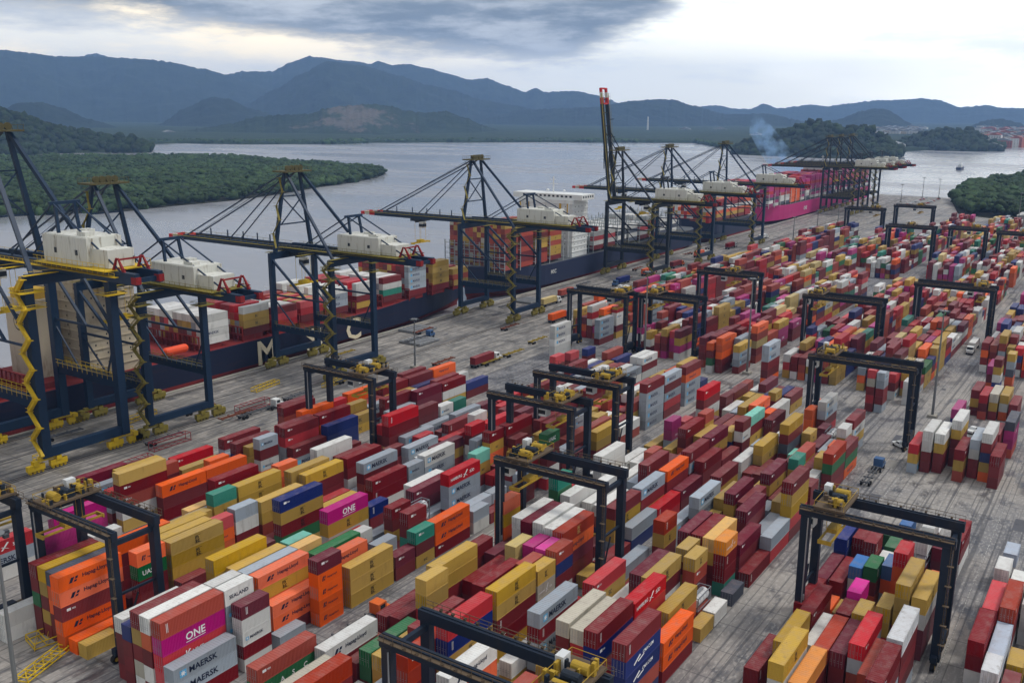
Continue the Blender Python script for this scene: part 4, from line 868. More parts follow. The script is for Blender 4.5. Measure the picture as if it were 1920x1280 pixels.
def cont_mesh(Lc, h, c):
    key = (Lc, h, c)
    if key in _cm: return _cm[key]
    b = MB(); y0, y1 = 0, W_; n = 43 if Lc > 8 else 21; e = .11
    for y in (y0, y1-e):                       # corner posts, rails
        b.box(0, e, y, y+e, 0, h); b.box(Lc-e, Lc, y, y+e, 0, h)
        b.box(e, Lc-e, y+(0 if y == y0 else .03), y+e-(.03 if y == y0 else 0), 0, .15); b.box(e, Lc-e, y+(0 if y == y0 else .03), y+e-(.03 if y == y0 else 0), h-.11, h)
    for x in (0, Lc-e): b.box(x, x+e, e, y1-e, 0, .15); b.box(x, x+e, e, y1-e, h-.12, h)
    # corrugated long sides
    for sgn, yb in ((-1, y0), (1, y1)):
        xs = []; p = (Lc-2*e)/n
        for i in range(n):
            x = e+i*p; xs += [(x, .018), (x+p*.36, .018), (x+p*.5, .055), (x+p*.86, .055)]
        xs.append((Lc-e, .018)); vs_ = []; 
        for x, d in xs: yy = yb-sgn*d; vs_ += [(x, yy, .15), (x, yy, h-.11)]
        fs_ = [((2*i, 2*i+2, 2*i+3, 2*i+1) if sgn < 0 else (2*i+1, 2*i+3, 2*i+2, 2*i)) for i in range(len(xs)-1)]
        b.add(vs_, fs_)
    # roof, shallow cross ribs
    nr = 22 if Lc > 8 else 11; p = (Lc-2*e)/nr; xs = []
    for i in range(nr): x = e+i*p; xs += [(x, .012), (x+p*.4, .012), (x+p*.5, .038), (x+p*.9, .038)]
    xs.append((Lc-e, .012)); vs_ = []
    for x, d in xs: vs_ += [(x, e, h-d), (x, y1-e, h-d)]
    b.add(vs_, [(2*i, 2*i+2, 2*i+3, 2*i+1) for i in range(len(xs)-1)])
    # both ends, vertical ribs, floor
    for xx, sg in ((.03, -1), (Lc-.03, 1)):
        m_ = 9; q = (W_-2*e)/m_; ys = []
        for i in range(m_): y = e+i*q; ys += [(y, 0), (y+q*.4, 0), (y+q*.5, .03), (y+q*.9, .03)]
        ys.append((W_-e, 0)); vs_ = []
        for y, d in ys: vs_ += [(xx-sg*d, y, .15), (xx-sg*d, y, h-.12)]
        b.add(vs_, [((2*i+1, 2*i+3, 2*i+2, 2*i) if sg < 0 else (2*i, 2*i+2, 2*i+3, 2*i+1)) for i in range(len(ys)-1)])
    b.add([(e, e, .1), (Lc-e, e, .1), (Lc-e, y1-e, .1), (e, y1-e, .1)], [(3, 2, 1, 0)])
    _cm[key] = b.mesh('container_body_'+CN[c], CMAT[c]); return _cm[key]
_dm = {}
def door_mesh(side, h, c):
    key = (side, h, c)
    if key in _dm: return _dm[key]
    b = MB(); y0, y1 = (.13, W_/2-.02) if side == 0 else (W_/2+.02, W_-.13)
    b.box(-.015, .05, y0, y1, .17, h-.14); q = (y1-y0)
    for f in (.22, .72):
        y = y0+q*f; b.bar((-.05, y, .1), (-.05, y, h-.08), .035, .035, 1)
        for z in (.9, 1.25): b.bar((-.06, y, z), (-.06, y+.3, z), .02, .05, 1)
    for z in (.35, .9, 1.5, h-.4): b.box(-.03, -.015, y0+.03, y1-.03, z, z+.05)
    _dm[key] = b.mesh('door_'+CN[c], [CMAT[c], STEEL]); return _dm[key]
def put_text(b, s, x, z, h, mi=0, y=-.006, maxw=None):
    V, F_, wd = textmesh(s)
    k = h if not maxw or wd*h <= maxw else maxw/wd
    b.add([(x+p[0]*k, y, z+p[2]*h) for p in V], F_, mi); return wd*k
_lm = {}
def star(b, cx_, cz, r, mi=1, y=-.008):
    P = []
    for i in range(14): a = math.pi/2+math.pi*i/7; rr = r if i % 2 == 0 else r*.45; P.append((cx_+rr*math.cos(a), y, cz+rr*math.sin(a)))
    b.add(P, [tuple(range(14))], mi)
def letter_mesh(Lc, h, code, c):
    key = (Lc > 8, h, code, c in 'gwWCl')
    if key in _lm: return _lm[key]
    b = MB(); m1 = [TXW, TXW]; mid = Lc/2
    if code == 'M':
        m1 = [TXD, TXB]; s = 1 if Lc > 8 else .52
        b.add([(1.1*s, -.006, h*.5-.62*s), (1.1*s+1.24*s, -.006, h*.5-.62*s), (1.1*s+1.24*s, -.006, h*.5+.62*s), (1.1*s, -.006, h*.5+.62*s)], [(0, 1, 2, 3)], 1)
        P = []; mm = 2
        for i in range(14): a = math.pi/2+math.pi*i/7; rr = (.55 if i % 2 == 0 else .25)*s; P.append((1.1*s+.62*s+rr*math.cos(a), -.012, h*.5+rr*math.sin(a)))
        b.add(P, [tuple(range(14))], 2); m1 = [TXD, TXB, TXW]
        put_text(b, 'MAERSK', 2.9*s, h*.5-.55*s, 1.1*s, 0)
    elif code == 'H':
        m1 = [TXD] if c in 'owW' else [TXW]; s = 1 if Lc > 8 else .5
        b.add([(1.9*s, -.006, h*.38), (2.5*s, -.006, h*.38), (3.0*s, -.006, h*.72), (2.4*s, -.006, h*.72)], [(0, 1, 2, 3)])
        b.add([(2.75*s, -.006, h*.38), (3.3*s, -.006, h*.38), (3.45*s, -.006, h*.5), (2.95*s, -.006, h*.5)], [(0, 1, 2, 3)])
        b.add([(3.05*s, -.006, h*.56), (3.55*s, -.006, h*.56), (3.75*s, -.006, h*.72), (3.25*s, -.006, h*.72)], [(0, 1, 2, 3)])
        put_text(b, 'Hapag-Lloyd', 4.5*s, h*.40, .95*s, 0, maxw=6.6*s)
    elif code == 'O':
        s = 1 if Lc > 8 else .55; wd = put_text(b, 'ONE', mid-1.7*s, h*.26, 1.35*s, 0)
        b.add([(mid-1.7*s, -.006, h*.15), (mid-1.7*s+wd, -.006, h*.15), (mid-1.7*s+wd, -.006, h*.19), (mid-1.7*s, -.006, h*.19)], [(0, 1, 2, 3)])
    elif code == 'K': put_text(b, 'K', mid-1.9, h*.28, 1.25); put_text(b, 'LINE', mid-.6, h*.32, .8)
    elif code == 'S':
        m1 = [TXK] if c in 'yYx' else [TXT]; s = 1.15 if Lc > 8 else .8
        x = mid-.6; put_text(b, 'm', x, h*.5+.05, .5*s, 0, maxw=1.15*s); put_text(b, 'sc', x, h*.5-.62*s, .56*s, 0, maxw=1.15*s)
        for z0 in (h*.5+.62*s, h*.5-.72*s): b.add([(x-.05, -.006, z0), (x+1.2*s, -.006, z0), (x+1.2*s, -.006, z0+.07), (x-.05, -.006, z0+.07)], [(0, 1, 2, 3)])
    elif code == 'U' : m1 = [TXW]; put_text(b, 'UASC', .9 if Lc < 8 else 3, h*.3, .95, maxw=4.4 if Lc < 8 else 6)
    elif code == 'X':
        s = 1 if Lc > 8 else .5; put_text(b, 'HAMBURG', .8*s, h*.36, .72*s, maxw=4.2*s)
        for q_ in (0, 1): b.add([(5.5*s, -.006, h*(.22+.28*q_)), (5.9*s, -.006, h*(.22+.28*q_)), (7.3*s, -.006, h*(.5+.25*(q_ == 0)-.25*q_+.0)+.0), (6.9*s, -.006, h*(.5+.25*(q_ == 0)-.25*q_)+.1)], [(0, 1, 2, 3)])
        put_text(b, 'S\u00dcD', 8*s, h*.36, .85*s)
    elif code == 'E':
        for i, ch in enumerate('UASC'): put_text(b, ch, Lc*.16+i*Lc*.2, h*.32, .9)
    elif code == 'V':
        put_text(b, 'CMA', mid-.3, h*.52, .62); put_text(b, 'CGM', mid+1.6, h*.52, .62)
        b.add([(mid-3.2, -.006, h*.3), (mid-1.0, -.006, h*.62), (mid-1.4, -.006, h*.72), (mid-3.4, -.006, h*.4)], [(0, 1, 2, 3)]); b.add([(mid-1.8, -.006, h*.3), (mid+.2, -.006, h*.44), (mid+.1, -.006, h*.52), (mid-2.0, -.006, h*.4)], [(0, 1, 2, 3)])
    elif code == 'G': m1 = [TXD]; put_text(b, 'SEALAND', .9 if Lc < 8 else 3, h*.36, .7, maxw=4.2 if Lc < 8 else 6)
    elif code == 'T':
        b.add([(1.0, -.006, h*.62), (1.75, -.006, h*.62), (1.75, -.006, h*.8), (1.0, -.006, h*.8)], [(0, 1, 2, 3)]); put_text(b, 'TEX', 1.9, h*.64, .3)
    elif code == 'W':
        for x in (1.0, 1.25): b.add([(x, -.006, h*.3), (x+.09, -.006, h*.3), (x+.09, -.006, h*.85), (x, -.006, h*.85)], [(0, 1, 2, 3)])
    _lm[key] = b.mesh('lettering', m1); return _lm[key]
_tk = {}
def tank_parts(h):
    if h in _tk: return _tk[h]
    L2 = 6.06; f = MB(); e = .13
    for x in (0, L2-e):
        for y in (0, W_-e): f.box(x, x+e, y, y+e, 0, h)
        f.box(x, x+e, e, W_-e, 0, e); f.box(x, x+e, e, W_-e, h-e, h)
        f.bar((x+e/2, e, e), (x+e/2, W_/2, h*.5), .07); f.bar((x+e/2, W_-e, e), (x+e/2, W_/2, h*.5), .07)
    for y in (0, W_-e):
        for z in (0, h-e): f.box(e, L2-e, y, y+e, z, z+e)
        f.bar((1.0, y+e/2, .1), (e, y+e/2, h-.2), .06); f.bar((L2-1, y+e/2, .1), (L2-e, y+e/2, h-.2), .06)
    f.box(1.2, 4.8, .9, 1.5, h-.06, h-.01)
    t_ = MB(); r = 1.06; c = (0, W_/2, h/2)
    t_.cyl((.45, W_/2, h/2), (L2-.45, W_/2, h/2), r, 20)
    t_.cyl((.45, W_/2, h/2), (.2, W_/2, h/2), r, 20, 0, .55); t_.cyl((L2-.45, W_/2, h/2), (L2-.2, W_/2, h/2), r, 20, 0, .55)
    t_.cyl((.19, W_/2, h/2), (.14, W_/2, h/2), .22, 12, 1)
    for x in (1.6, 3.0, 4.4): t_.cyl((x, W_/2, h/2), (x+.08, W_/2, h/2), r+.02, 20, 1)
    _tk[h] = (f.mesh('tank_frame', paint('tank_frame_paint', (120, 124, 130), .5, .5)), t_.mesh('tank_shell', [CMAT['q'], STEEL])); return _tk[h]
SPY = {'Z': 177.8, 'A': 140.8, 'B': 115.5, 'C': 82.2, 'D': 56.0, 'E': 22.3, 'F': -4.2}
LABD = {(a, b): t for a, b, t in LABELS}
GRP = {'Z': 'containers stacked nearest the ships', 'A': 'containers in the block beside the quay apron', 'B': 'containers in the second yard block', 'C': 'containers in the middle yard block',
       'D': 'containers beside the wide truck lane', 'E': 'containers right of the wide truck lane', 'F': 'containers at the far right of the yard'}
rg = random.Random(5)
class Stuff:
    def __init__(s): s.V = []; s.C = []; s.tV = []; s.tF = []; s.tC = []; s.n = 0
    def box(s, u, L, y, z, h, c, code=None, jit=True, w_=W_):
        rgb = s2l(PALC[c]); k = rg.uniform(.62, 1.05) if jit else 1; g_ = 1 if not jit else rg.uniform(-.12, .12)
        mn = sum(rgb)/3; rgb = [max(0, (a+(mn-a)*max(0, g_ if jit else 0))*k) for a in rgb]
        x0, x1, y0, y1, z0, z1 = u+.03, u+L-.03, y+.02, y+w_-.02, z+.03, z+h-.02
        s.V += [(x0, y0, z0), (x1, y0, z0), (x1, y1, z0), (x0, y1, z0), (x0, y0, z1), (x1, y0, z1), (x1, y1, z1), (x0, y1, z1)]; s.C.append(tuple(rgb)+(1,)); s.n += 1
        if code: s.text(u, L, y, z, h, code, c)
    def text(s, u, L, y, z, h, code, c):
        T = {'M': 'MAERSK', 'H': 'Hapag-Lloyd', 'O': 'ONE', 'S': 'sc', 'R': 'HAMBURG S\u00dcD'}.get(code)
        if not T: return
        V, F_, wd = textmesh(T); k = (1.0 if L > 8 else .55); wmax = L*.62; kx = min(k, wmax/wd) if code != 'S' else .8
        x = u+L*(.24 if code in 'MH' else .5)-(0 if code in 'MH' else wd*kx/2); o = len(s.tV)
        s.tV += [(x+p[0]*kx, y+.008, z+h*.3+p[2]*k) for p in V]; s.tF += [tuple(o+i for i in f) for f in F_]
        col = {'M': (.02, .03, .08, 1), 'H': (.02, .02, .07, 1), 'O': (.8, .8, .8, 1), 'S': (.03, .03, .02, 1), 'R': (.8, .8, .8, 1)}[code]; s.tC += [col]*len(V)
        if code == 'M':
            o = len(s.tV); q = 1.1*k; xx = x-1.5*k
            s.tV += [(xx, y+.008, z+h*.3-.05), (xx+q, y+.008, z+h*.3-.05), (xx+q, y+.008, z+h*.3+q), (xx, y+.008, z+h*.3+q)]; s.tF.append((o, o+1, o+2, o+3)); s.tC += [(.12, .42, .68, 1)]*4
ST = Stuff()
proto_grp = 0
def individual(u, y, z, h, Lc, code, lab, grp):
    c = code[0]; hq = round(h/.05)*.05; hq = round(min(max(hq, 2.6), 2.9), 2)
    if c == 'q':
        fm, tm = tank_parts(hq); o = bpy.data.objects.new('tank_container', fm); COL.objects.link(o); t_ = bpy.data.objects.new('tank_shell', tm); COL.objects.link(t_); t_.parent = o
        tag(o, lab, 'tank container', grp)
    else:
        o = bpy.data.objects.new('shipping_container', cont_mesh(Lc, hq, c)); COL.objects.link(o); tag(o, lab, 'shipping container', grp)
        if rg.random() < .62 or c in 'w':
            for s_ in (0, 1):
                d = bpy.data.objects.new('door', door_mesh(s_, hq, c)); COL.objects.link(d); d.parent = o
        if len(code) == 1 and c in 'rpbnRkGs' and rg.random() < .7: code = code+rg.choice('TTW')
        if len(code) > 1:
            d = bpy.data.objects.new('lettering', letter_mesh(Lc, hq, code[1], c)); COL.objects.link(d); d.parent = o
    o.location = (u, y, z); o.scale = (1, 1, (h-.012)/hq)
    return o
CK = 'rpbywCglsnUmMkRtcGOYWxoq'; LK = ' MHOKSUEXVGTW'
SL = [('ZABCDEF'[q[0]], q[1], q[2]/10, q[3]/100, 12.19 if q[4] == 4 else 6.06, [CK[e % 100]+(LK[e//100] if e > 99 else '') for e in q[5:]]) for q in STACKS]
RW = {}
for s_ in SL: RW.setdefault((s_[0], s_[1]), []).append(s_)
fill_yard(SL, RW)
NLAB = 0
for si, (bl, k, u, h, Lc, cols) in enumerate(SL):
    y = SPY[bl]+k*2.75; n_ = len(cols)
    for lv in range(n_):
        code = cols[n_-1-lv]; lab = LABD.get((si, lv))
        if lab: individual(u, y, lv*h, h, Lc, code, lab, GRP[bl]); NLAB += 1; continue
        c = code[0]; cd = {'M': 'M', 'H': 'H', 'O': 'O', 'S': 'S', 'X': 'R'}.get(code[1]) if len(code) > 1 else None
        if cd is None and u < 520:
            r_ = rg.random(); cd = 'M' if c == 'g' and r_ < .8 else 'H' if c == 'o' and r_ < .7 else 'S' if c == 'y' and r_ < .7 else 'O' if c == 'm' and r_ < .6 else 'M' if c == 'w' and r_ < .3 else None
        ST.box(u, Lc, y, lv*h, h, 'w' if c == 'q' else c, cd if u < 520 else None)
# ---------------------------------------------------------------- ships (hulls, decks, towers); deck cargo goes to the cargo mass
def loft_hull(name, u0, u1, beam, top, bow_at_high, mats, y_in=265.2, red=2.2, flare=4):
    """closed hull: sections along X; the inner side lies along the quay"""
    n_ = 40; V = []; F_ = []; MI = []; yc = y_in+beam/2
    for i in range(n_+1):
        t_ = i/n_; tt = t_ if bow_at_high else 1-t_
        wb = 1-max(0, (tt-.80)/.20)**2.2; ws = 1-.35*max(0, (.06-tt)/.06)**1.5
        hw = beam/2*min(wb, ws); hwb = hw*(1-.5*max(0, (tt-.6)/.4)-.45*max(0, (.14-tt)/.14)); sheer = top+max(0, (tt-.82)/.18)**1.5*4
        x = u0+(u1-u0)*t_; xo = flare*max(0, (tt-.85)/.15)*(1 if bow_at_high else -1)
        V += [(x, yc-hwb, -6), (x, yc-hwb, -1.0+red*0), (x+xo*.3, yc-hw*.98, 1.2), (x+xo, yc-hw, sheer), (x+xo, yc-hw+.4, sheer), (x+xo, yc+hw-.4, sheer-.0), (x+xo, yc+hw, sheer), (x+xo*.3, yc+hw*.98, 1.2), (x, yc+hwb, -1.0), (x, yc+hwb, -6)]
    for i in range(n_):
        for j in range(9):
            a = i*10+j; F_.append((a, a+10, a+11, a+1)); MI.append({0: 1, 1: 1, 7: 1, 8: 1}.get(j, 2 if j in (4,) else 0))
    F_.append(tuple(range(0, 10))); MI.append(0); F_.append(tuple(n_*10+i for i in range(9, -1, -1))); MI.append(0)
    me = bpy.data.meshes.new(name); me.from_pydata(V, [], F_); [me.materials.append(q) for q in mats]; me.polygons.foreach_set('material_index', MI); me.update()
    o = bpy.data.objects.new(name, me); return o
navy = paint('hull_navy', (26, 32, 56), .5, .45, s2l((70, 42, 36)), streak=(.06, .06, .35)); antif = paint('antifouling_red', (108, 30, 28), .7, .4)
slateh = paint('hull_slate_blue', (40, 48, 74), .5, .4, s2l((60, 52, 52)), streak=(.06, .06, .35)); deckr = paint('deck_red', (122, 38, 36), .7, .5); decks = paint('deck_grey', (84, 88, 92), .7, .4)
pinkh = paint('hull_magenta', (184, 40, 112), .45, .3, s2l((120, 30, 80)), streak=(.06, .06, .3)); pinkd = paint('hull_dark_lower', (60, 20, 50), .6, .3)
cream = paint('superstructure_cream', (186, 174, 152), .6, .8, s2l((112, 84, 60)), streak=(.5, .5, .12)); whitep = paint('superstructure_white', (212, 214, 212), .6, .35, s2l((140, 120, 96)), streak=(.3, .3, .1))
dglass = paint('dark_window_glass', (44, 48, 54), .15, 0); funy = paint('funnel_yellow', (196, 158, 60), .6, .3); orangep = paint('lifeboat_orange', (226, 80, 40), .5, .1); yel = paint('safety_yellow', (206, 172, 28), .5, .4, s2l((90, 74, 30))); redp = paint('signal_red', (186, 34, 36), .5, .3)
hcream = paint('hull_letter_cream', (216, 204, 176), .7, .2)
def ship(label, u0, u1, beam, top, bow, mats, lat=None):
    r = empty('container_ship', ((u0+u1)/2, 265+beam/2, 0)); tag(r, label, 'ship')
    h = loft_hull('hull', u0, u1, beam, top, bow, mats); COL.objects.link(h); h.parent = r; h.location = (-(u0+u1)/2, -265-beam/2, 0)
    return r, (-(u0+u1)/2, -265-beam/2, 0)
def windows(b, x0, x1, y, z, n_, wd, ht, mi, axis='x', xf=None):
    for i in range(n_):
        c = x0+(x1-x0)*(i+.5)/n_
        if axis == 'x': b.box(c-wd/2, c+wd/2, y-.03, y+.05, z, z+ht, mi)
        else: b.box(xf-.05, xf+.03, c-wd/2, c+wd/2, z, z+ht, mi)
def tower(r, off, x0, x1, y0, y1, z0, z1, mat, fl=3.0, wing=True):
    b = MB(); b.box(x0, x1, y0, y1, z0, z1); b.box(x0+1.5, x1-1.5, y0-(5 if wing else 0), y1+(5 if wing else 0), z1, z1+3)
    zf = z0+2.9
    while zf < z1-1: b.box(x0-.35, x1+.35, y0-.35, y1+.35, zf, zf+.16); zf += fl
    for yy in (y0+2, (y0+y1)/2, y1-2.6): b.box(x0-.9, x0-.02, yy, yy+.6, z0, z1-1.5)
    o = b.build('accommodation_block', mat, r, off)
    wn = MB(); z = z0+4
    while z < z1-1.2:
        windows(wn, x0+1, x1-1, y0, z, 4, .45, .6, 0); windows(wn, y0+1.5, y1-1.5, 0, z, 5, .45, .6, 0, 'y', x0); z += fl
    windows(wn, y0+1, y1-1, 0, z1+1.2, 12, 1.5, 1.1, 0, 'y', x0+1.5); windows(wn, x0+2, x1-2, y0-(5 if wing else 0), z1+1.2, 5, 1.3, 1.1, 0)
    w_ = wn.build('window_row', dglass, o)
    ms = MB(); xm = (x0+x1)/2; ym = (y0+y1)/2; ms.cyl((xm, ym, z1+3), (xm, ym, z1+12), .35, 8); ms.bar((xm, ym-3, z1+8), (xm, ym+3, z1+8), .2); ms.bar((xm, ym-1.6, z1+10.5), (xm, ym+1.6, z1+10.5), .3); ms.dome((xm+2, ym+5, z1+4), 1.0); ms.dome((xm+2, ym-6, z1+4), .8)
    rl = MB()
    for y in (y0-5, y1+5): rl.bar((x0+1.5, y, z1+4), (x1-1.5, y, z1+4), .07)
    ms.build('radar_mast', mat, r, off); rl.build('railing', STEEL, r, off); return o
def bridges(r, off, xs, y0, y1, z0, z1, mat):
    """lashing bridges: open frames across the deck between the bays"""
    for x in xs:
        b = MB(); n_ = 12
        for i in range(n_+1): y = y0+(y1-y0)*i/n_; b.box(x-.25, x+.25, y-.14, y+.14, z0, z1)
        z = z0+2.6
        while z <= z1+.1: b.box(x-.45, x+.45, y0, y1, z-.12, z+.1); b.bar((x-.5, y0, z+1), (x-.5, y1, z+1), .06); z += 2.7
        b.build('lashing_bridge', mat, r, off)
def cargo(u, rows, y0, z0, spec, L=12.19, rnd=random.Random(2), pal='rrrbyywgk', top=None):
    """one bay: nearest row from spec (bottom to top), others random and a little different in height"""
    for i in range(rows):
        n_ = len(spec) if i == 0 else max(0, len(spec)+rnd.choice((-1, 0, 0, 0)))
        for lv in range(n_):
            c = spec[lv][0] if i == 0 else (top if (top and lv >= n_-1) else rnd.choice(pal))
            cd = spec[lv][1] if i == 0 and len(spec[lv]) > 1 else None
            ST.box(u, L, y0+i*2.5, z0+lv*2.65, 2.62, c, cd)
# ship 1 : navy hull with giant cream letters
S1, off = ship('long navy blue container ship with giant cream letters on its hull, alongside the nearest cranes', -75, 372, 34, 10.2, True, [navy, antif, deckr])
lt = MB()
for ch, u, ht in (('M', 228.2, 9.0), ('S', 252.5, 9.0), ('C', 274.8, 9.0)):
    V, F_, wd = textmesh(ch); kx = 8.6/wd; lt.add([(u+p[0]*kx, 265.14, .4+p[2]*ht) for p in V], F_)
lt.build('lettering', hcream, S1, off)
tower(S1, off, 163, 181, 267.5, 296, 10, 42, cream)
fn = MB(); fn.box(150, 158, 274, 288, 10, 36); fn.box(151, 157, 276, 286, 36, 39, 1); fn.build('funnel', [cream, funy], S1, off)
em = MB(); em.cyl((149.9, 281, 29), (149.8, 281, 29), 2.6, 20, 0); em.cyl((149.79, 281, 29), (149.7, 281, 29), 2.1, 20, 1); V, F_, wd = textmesh('m'); em.add([(149.66, 282.0-p[0]*1.5, 28.3+p[2]*1.5) for p in V], F_, 0); em.build('funnel_emblem', [TXK, cream], S1, off)
lb = MB(); lb.cyl((191, 267.2, 13), (198, 267.2, 13), 1.5, 12); lb.dome((191, 267.2, 13), 1.5, 12, 3, full=True); lb.dome((198, 267.2, 13), 1.5, 12, 3, full=True); lb.build('lifeboat', orangep, S1, off)
dk = MB()
for x in (130, 145, 184, 205, 224, 238, 252, 266, 284, 300, 318, 334, 350): dk.box(x, x+9.5, 268, 296, 10.2, 12.0)
dk.build('hatch_cover', deckr, S1, off)
bridges(S1, off, [129, 143.5, 183.2, 204, 223.2, 237.2, 251.2, 265.2, 282.8, 299, 317, 333.2, 349], 267, 297, 10.2, 15.6, deckr)
Y1 = 266.2; Z1 = 12.0
sp1 = {-62: ['r', 'b', 'y', 'g'], -48: ['n', 'b', 'r'], -34: ['r', 'g', 'r'], -20: ['w', 'n', 'r', 'R'], -6: ['r', 'n', 'k'], 8: ['r', 'r', 'n', 'w'], 22: ['r', 'n', 'U', 'k'], 36: ['r', 'r', 'n', 'b'], 50: ['R', 'w', 'g'], 64: ['r', 'k', 'w', 'R'], 78: ['r', 'w', 'r', 'k'], 92: ['r', 'w', 'b', 'R'],
       106: ['r', 'y', 'r', 'w'], 118: ['y', 'r', 'g', 'g'], 186: [], 205.5: ['w', 'wM', 'w', 'w'], 224.5: ['r', 'yS', 'yS', 'w'], 238.6: ['R', 'k', 'r'], 252.6: ['r', 'R', 'k'], 266.6: ['r', 'gM', 'gM', 'w'],
       284: ['y', 'r', 'w', 'w'], 300.5: ['r', 't', 'w', 'r'], 317.5: ['r', 'gM', 'gM', 'gM', 'gM', 'w'], 334.5: ['r', 'yS', 'yS', 'yS', 'y'], 349.5: ['y', 'b', 'yS']}
for u, sp_ in sp1.items():
    if u == 186: continue
    cargo(u, 12 if u < 334 else 9, Y1+1.4, Z1, sp_, top=rg.choice(['w', 'w', 'w', None, 'R']) if 200 < u < 330 else None)
# ship 2
S2, off = ship('slate blue container ship with tall white bridge tower behind the raised crane boom', 384, 640, 40, 12, False, [slateh, antif, decks])
tower(S2, off, 461, 478, 268, 304, 12, 44, whitep); fy = MB()
for y in (270.5, 275.5, 297, 302): fy.box(460.6, 461, y, y+1.2, 28, 42)
fy.build('yellow_stripe', funy, S2, off)
lt = MB(); put_text(lt, 'MSC', 434, 6.5, 2.2, y=265.1); lt.build('lettering', whitep, S2, off)
bridges(S2, off, [392, 406.5, 421, 435.5, 450, 484, 499, 514, 529, 544, 559, 574, 589, 604], 267, 305, 12, 27, paint('lashing_grey', (150, 156, 158), .6, .4))
for i, u in enumerate((393.5, 408, 422.5, 437)):
    cargo(u, 14, 268, 13.2, [['b', 'r', 'r', 'b', 'r', 'b', 'r', 'b', 'y'], ['b', 'r', 'r', 'b', 'r', 'r', 'b', 'y'], ['b', 'b', 'r', 'y', 'y', 'r', 'b', 'b'], ['r', 'yS', 'yS', 'b', 'yS', 'b', 'y', 'b']][i], pal='bbbrryyC')
for u in (486, 501, 516, 531, 546, 561, 576, 591): cargo(u, 14, 268, 13.2, rg.choice([['w', 's', 'w'], ['s', 'w', 's', 'w'], ['o', 'w', 'r', 'o', 'w'], ['r', 'w', 'k', 'w']]), pal='wwsgrok', top='w')
# ship 3
S3, off = ship('dark navy container ship stacked with orange and red boxes beyond the white bridge tower', 652, 762, 38, 12, False, [slateh, antif, decks])
for u in (660, 675, 690, 705, 720, 735): cargo(u, 13, 268, 13, rg.choice([['o', 'r', 'o', 'R', 'o', 'o'], ['R', 'R', 'o', 'w', 'o'], ['r', 'y', 'o', 'w', 'r', 'R']]), pal='oorRRwyw')
tower(S3, off, 748, 758, 270, 298, 12, 30, whitep)
# ship 4
S4, off = ship('bright magenta container ship at the far end of the quay', 774, 1145, 46, 13.5, False, [pinkh, pinkd, decks])
lt = MB(); put_text(lt, 'ONE', 880, 5.5, 3.5, y=265.1); lt.build('lettering', whitep, S4, off)
xs4 = [789+14.6*i for i in range(23)]
bridges(S4, off, [x-1.2 for x in xs4[:12]], 267, 310, 13.5, 26, paint('lashing_white', (190, 190, 188), .6, .3))
for i, u in enumerate(xs4):
    if 1000 < u < 1016: continue
    cargo(u, 16, 268, 14.5, (['m', 'w', 's', 'm', 'R', 'm', 'm', 'R'], ['w', 'm', 's', 'm', 'm', 'R', 'm', 'm'], ['s', 'w', 'w', 'k', 'm', 'R', 'm'], ['o', 'o', 'o', 'o', 'o', 'm'], ['n', 'r', 'n', 'k', 'm', 'k', 'r'])[(i if i < 3 else (3 if i in (4, 5) else rg.choice((1, 4, 2, 1))))], pal='mmmRRkkr')
tower(S4, off, 1003, 1014, 270, 306, 13.5, 38, whitep)
# mooring lines sit with their ships
# ---------------------------------------------------------------- container mass object
def stuff_mat():
    m_, t, b = newmat('container_mass_paint'); at = t.nodes.new('ShaderNodeAttribute'); at.attribute_name = 'Col'
    v = mapping(t, (.9, .9, .3)); n_ = noise_node(t, .8, 6, v, .6)
    dk = t.nodes.new('ShaderNodeVectorMath'); dk.operation = 'SCALE'; t.links.new(at.outputs['Color'], dk.inputs[0]); dk.inputs['Scale'].default_value = .55
    c = mixc(t, mth(t, 'MULTIPLY', smooth(t, n_, .5, .75), .55), at.outputs['Color'], dk.outputs[0])
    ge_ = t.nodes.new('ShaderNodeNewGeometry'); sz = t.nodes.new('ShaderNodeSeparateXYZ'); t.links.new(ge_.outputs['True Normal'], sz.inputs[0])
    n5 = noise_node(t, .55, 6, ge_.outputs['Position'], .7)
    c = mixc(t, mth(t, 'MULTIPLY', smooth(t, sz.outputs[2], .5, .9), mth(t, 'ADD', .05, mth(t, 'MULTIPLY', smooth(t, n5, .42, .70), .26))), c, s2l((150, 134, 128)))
    t.links.new(c, b.inputs['Base Color']); b.inputs['Roughness'].default_value = .5
    wv = t.nodes.new('ShaderNodeTexWave'); wv.wave_type = 'BANDS'; wv.bands_direction = 'X'; wv.inputs['Scale'].default_value = 1.1
    t.links.new(mapping(t), wv.inputs['Vector']); bp_ = t.nodes.new('ShaderNodeBump'); bp_.inputs['Strength'].default_value = .6; bp_.inputs['Distance'].default_value = .04
    t.links.new(wv.outputs['Fac'], bp_.inputs['Height']); t.links.new(bp_.outputs[0], b.inputs['Normal']); return m_
def box_faces(n_):
    q = np.array([(0, 3, 2, 1), (4, 5, 6, 7), (0, 1, 5, 4), (1, 2, 6, 5), (2, 3, 7, 6), (3, 0, 4, 7)]); return (q[None]+(np.arange(n_)*8)[:, None, None]).reshape(-1, 4)
V = list(ST.V)+ST.tV; F_ = [tuple(f) for f in box_faces(ST.n)]+[tuple(len(ST.V)+i for i in f) for f in ST.tF]; Cc = [c for c in ST.C for _ in range(8)]+ST.tC
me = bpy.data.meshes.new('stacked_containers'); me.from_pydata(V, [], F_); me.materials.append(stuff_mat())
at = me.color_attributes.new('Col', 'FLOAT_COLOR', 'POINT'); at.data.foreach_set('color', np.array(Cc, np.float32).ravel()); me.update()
o = bpy.data.objects.new('stacked_containers', me); COL.objects.link(o); tag(o, 'mass of many coloured containers stacked through the distant yard and on the ships', 'container stacks', kind='stuff')

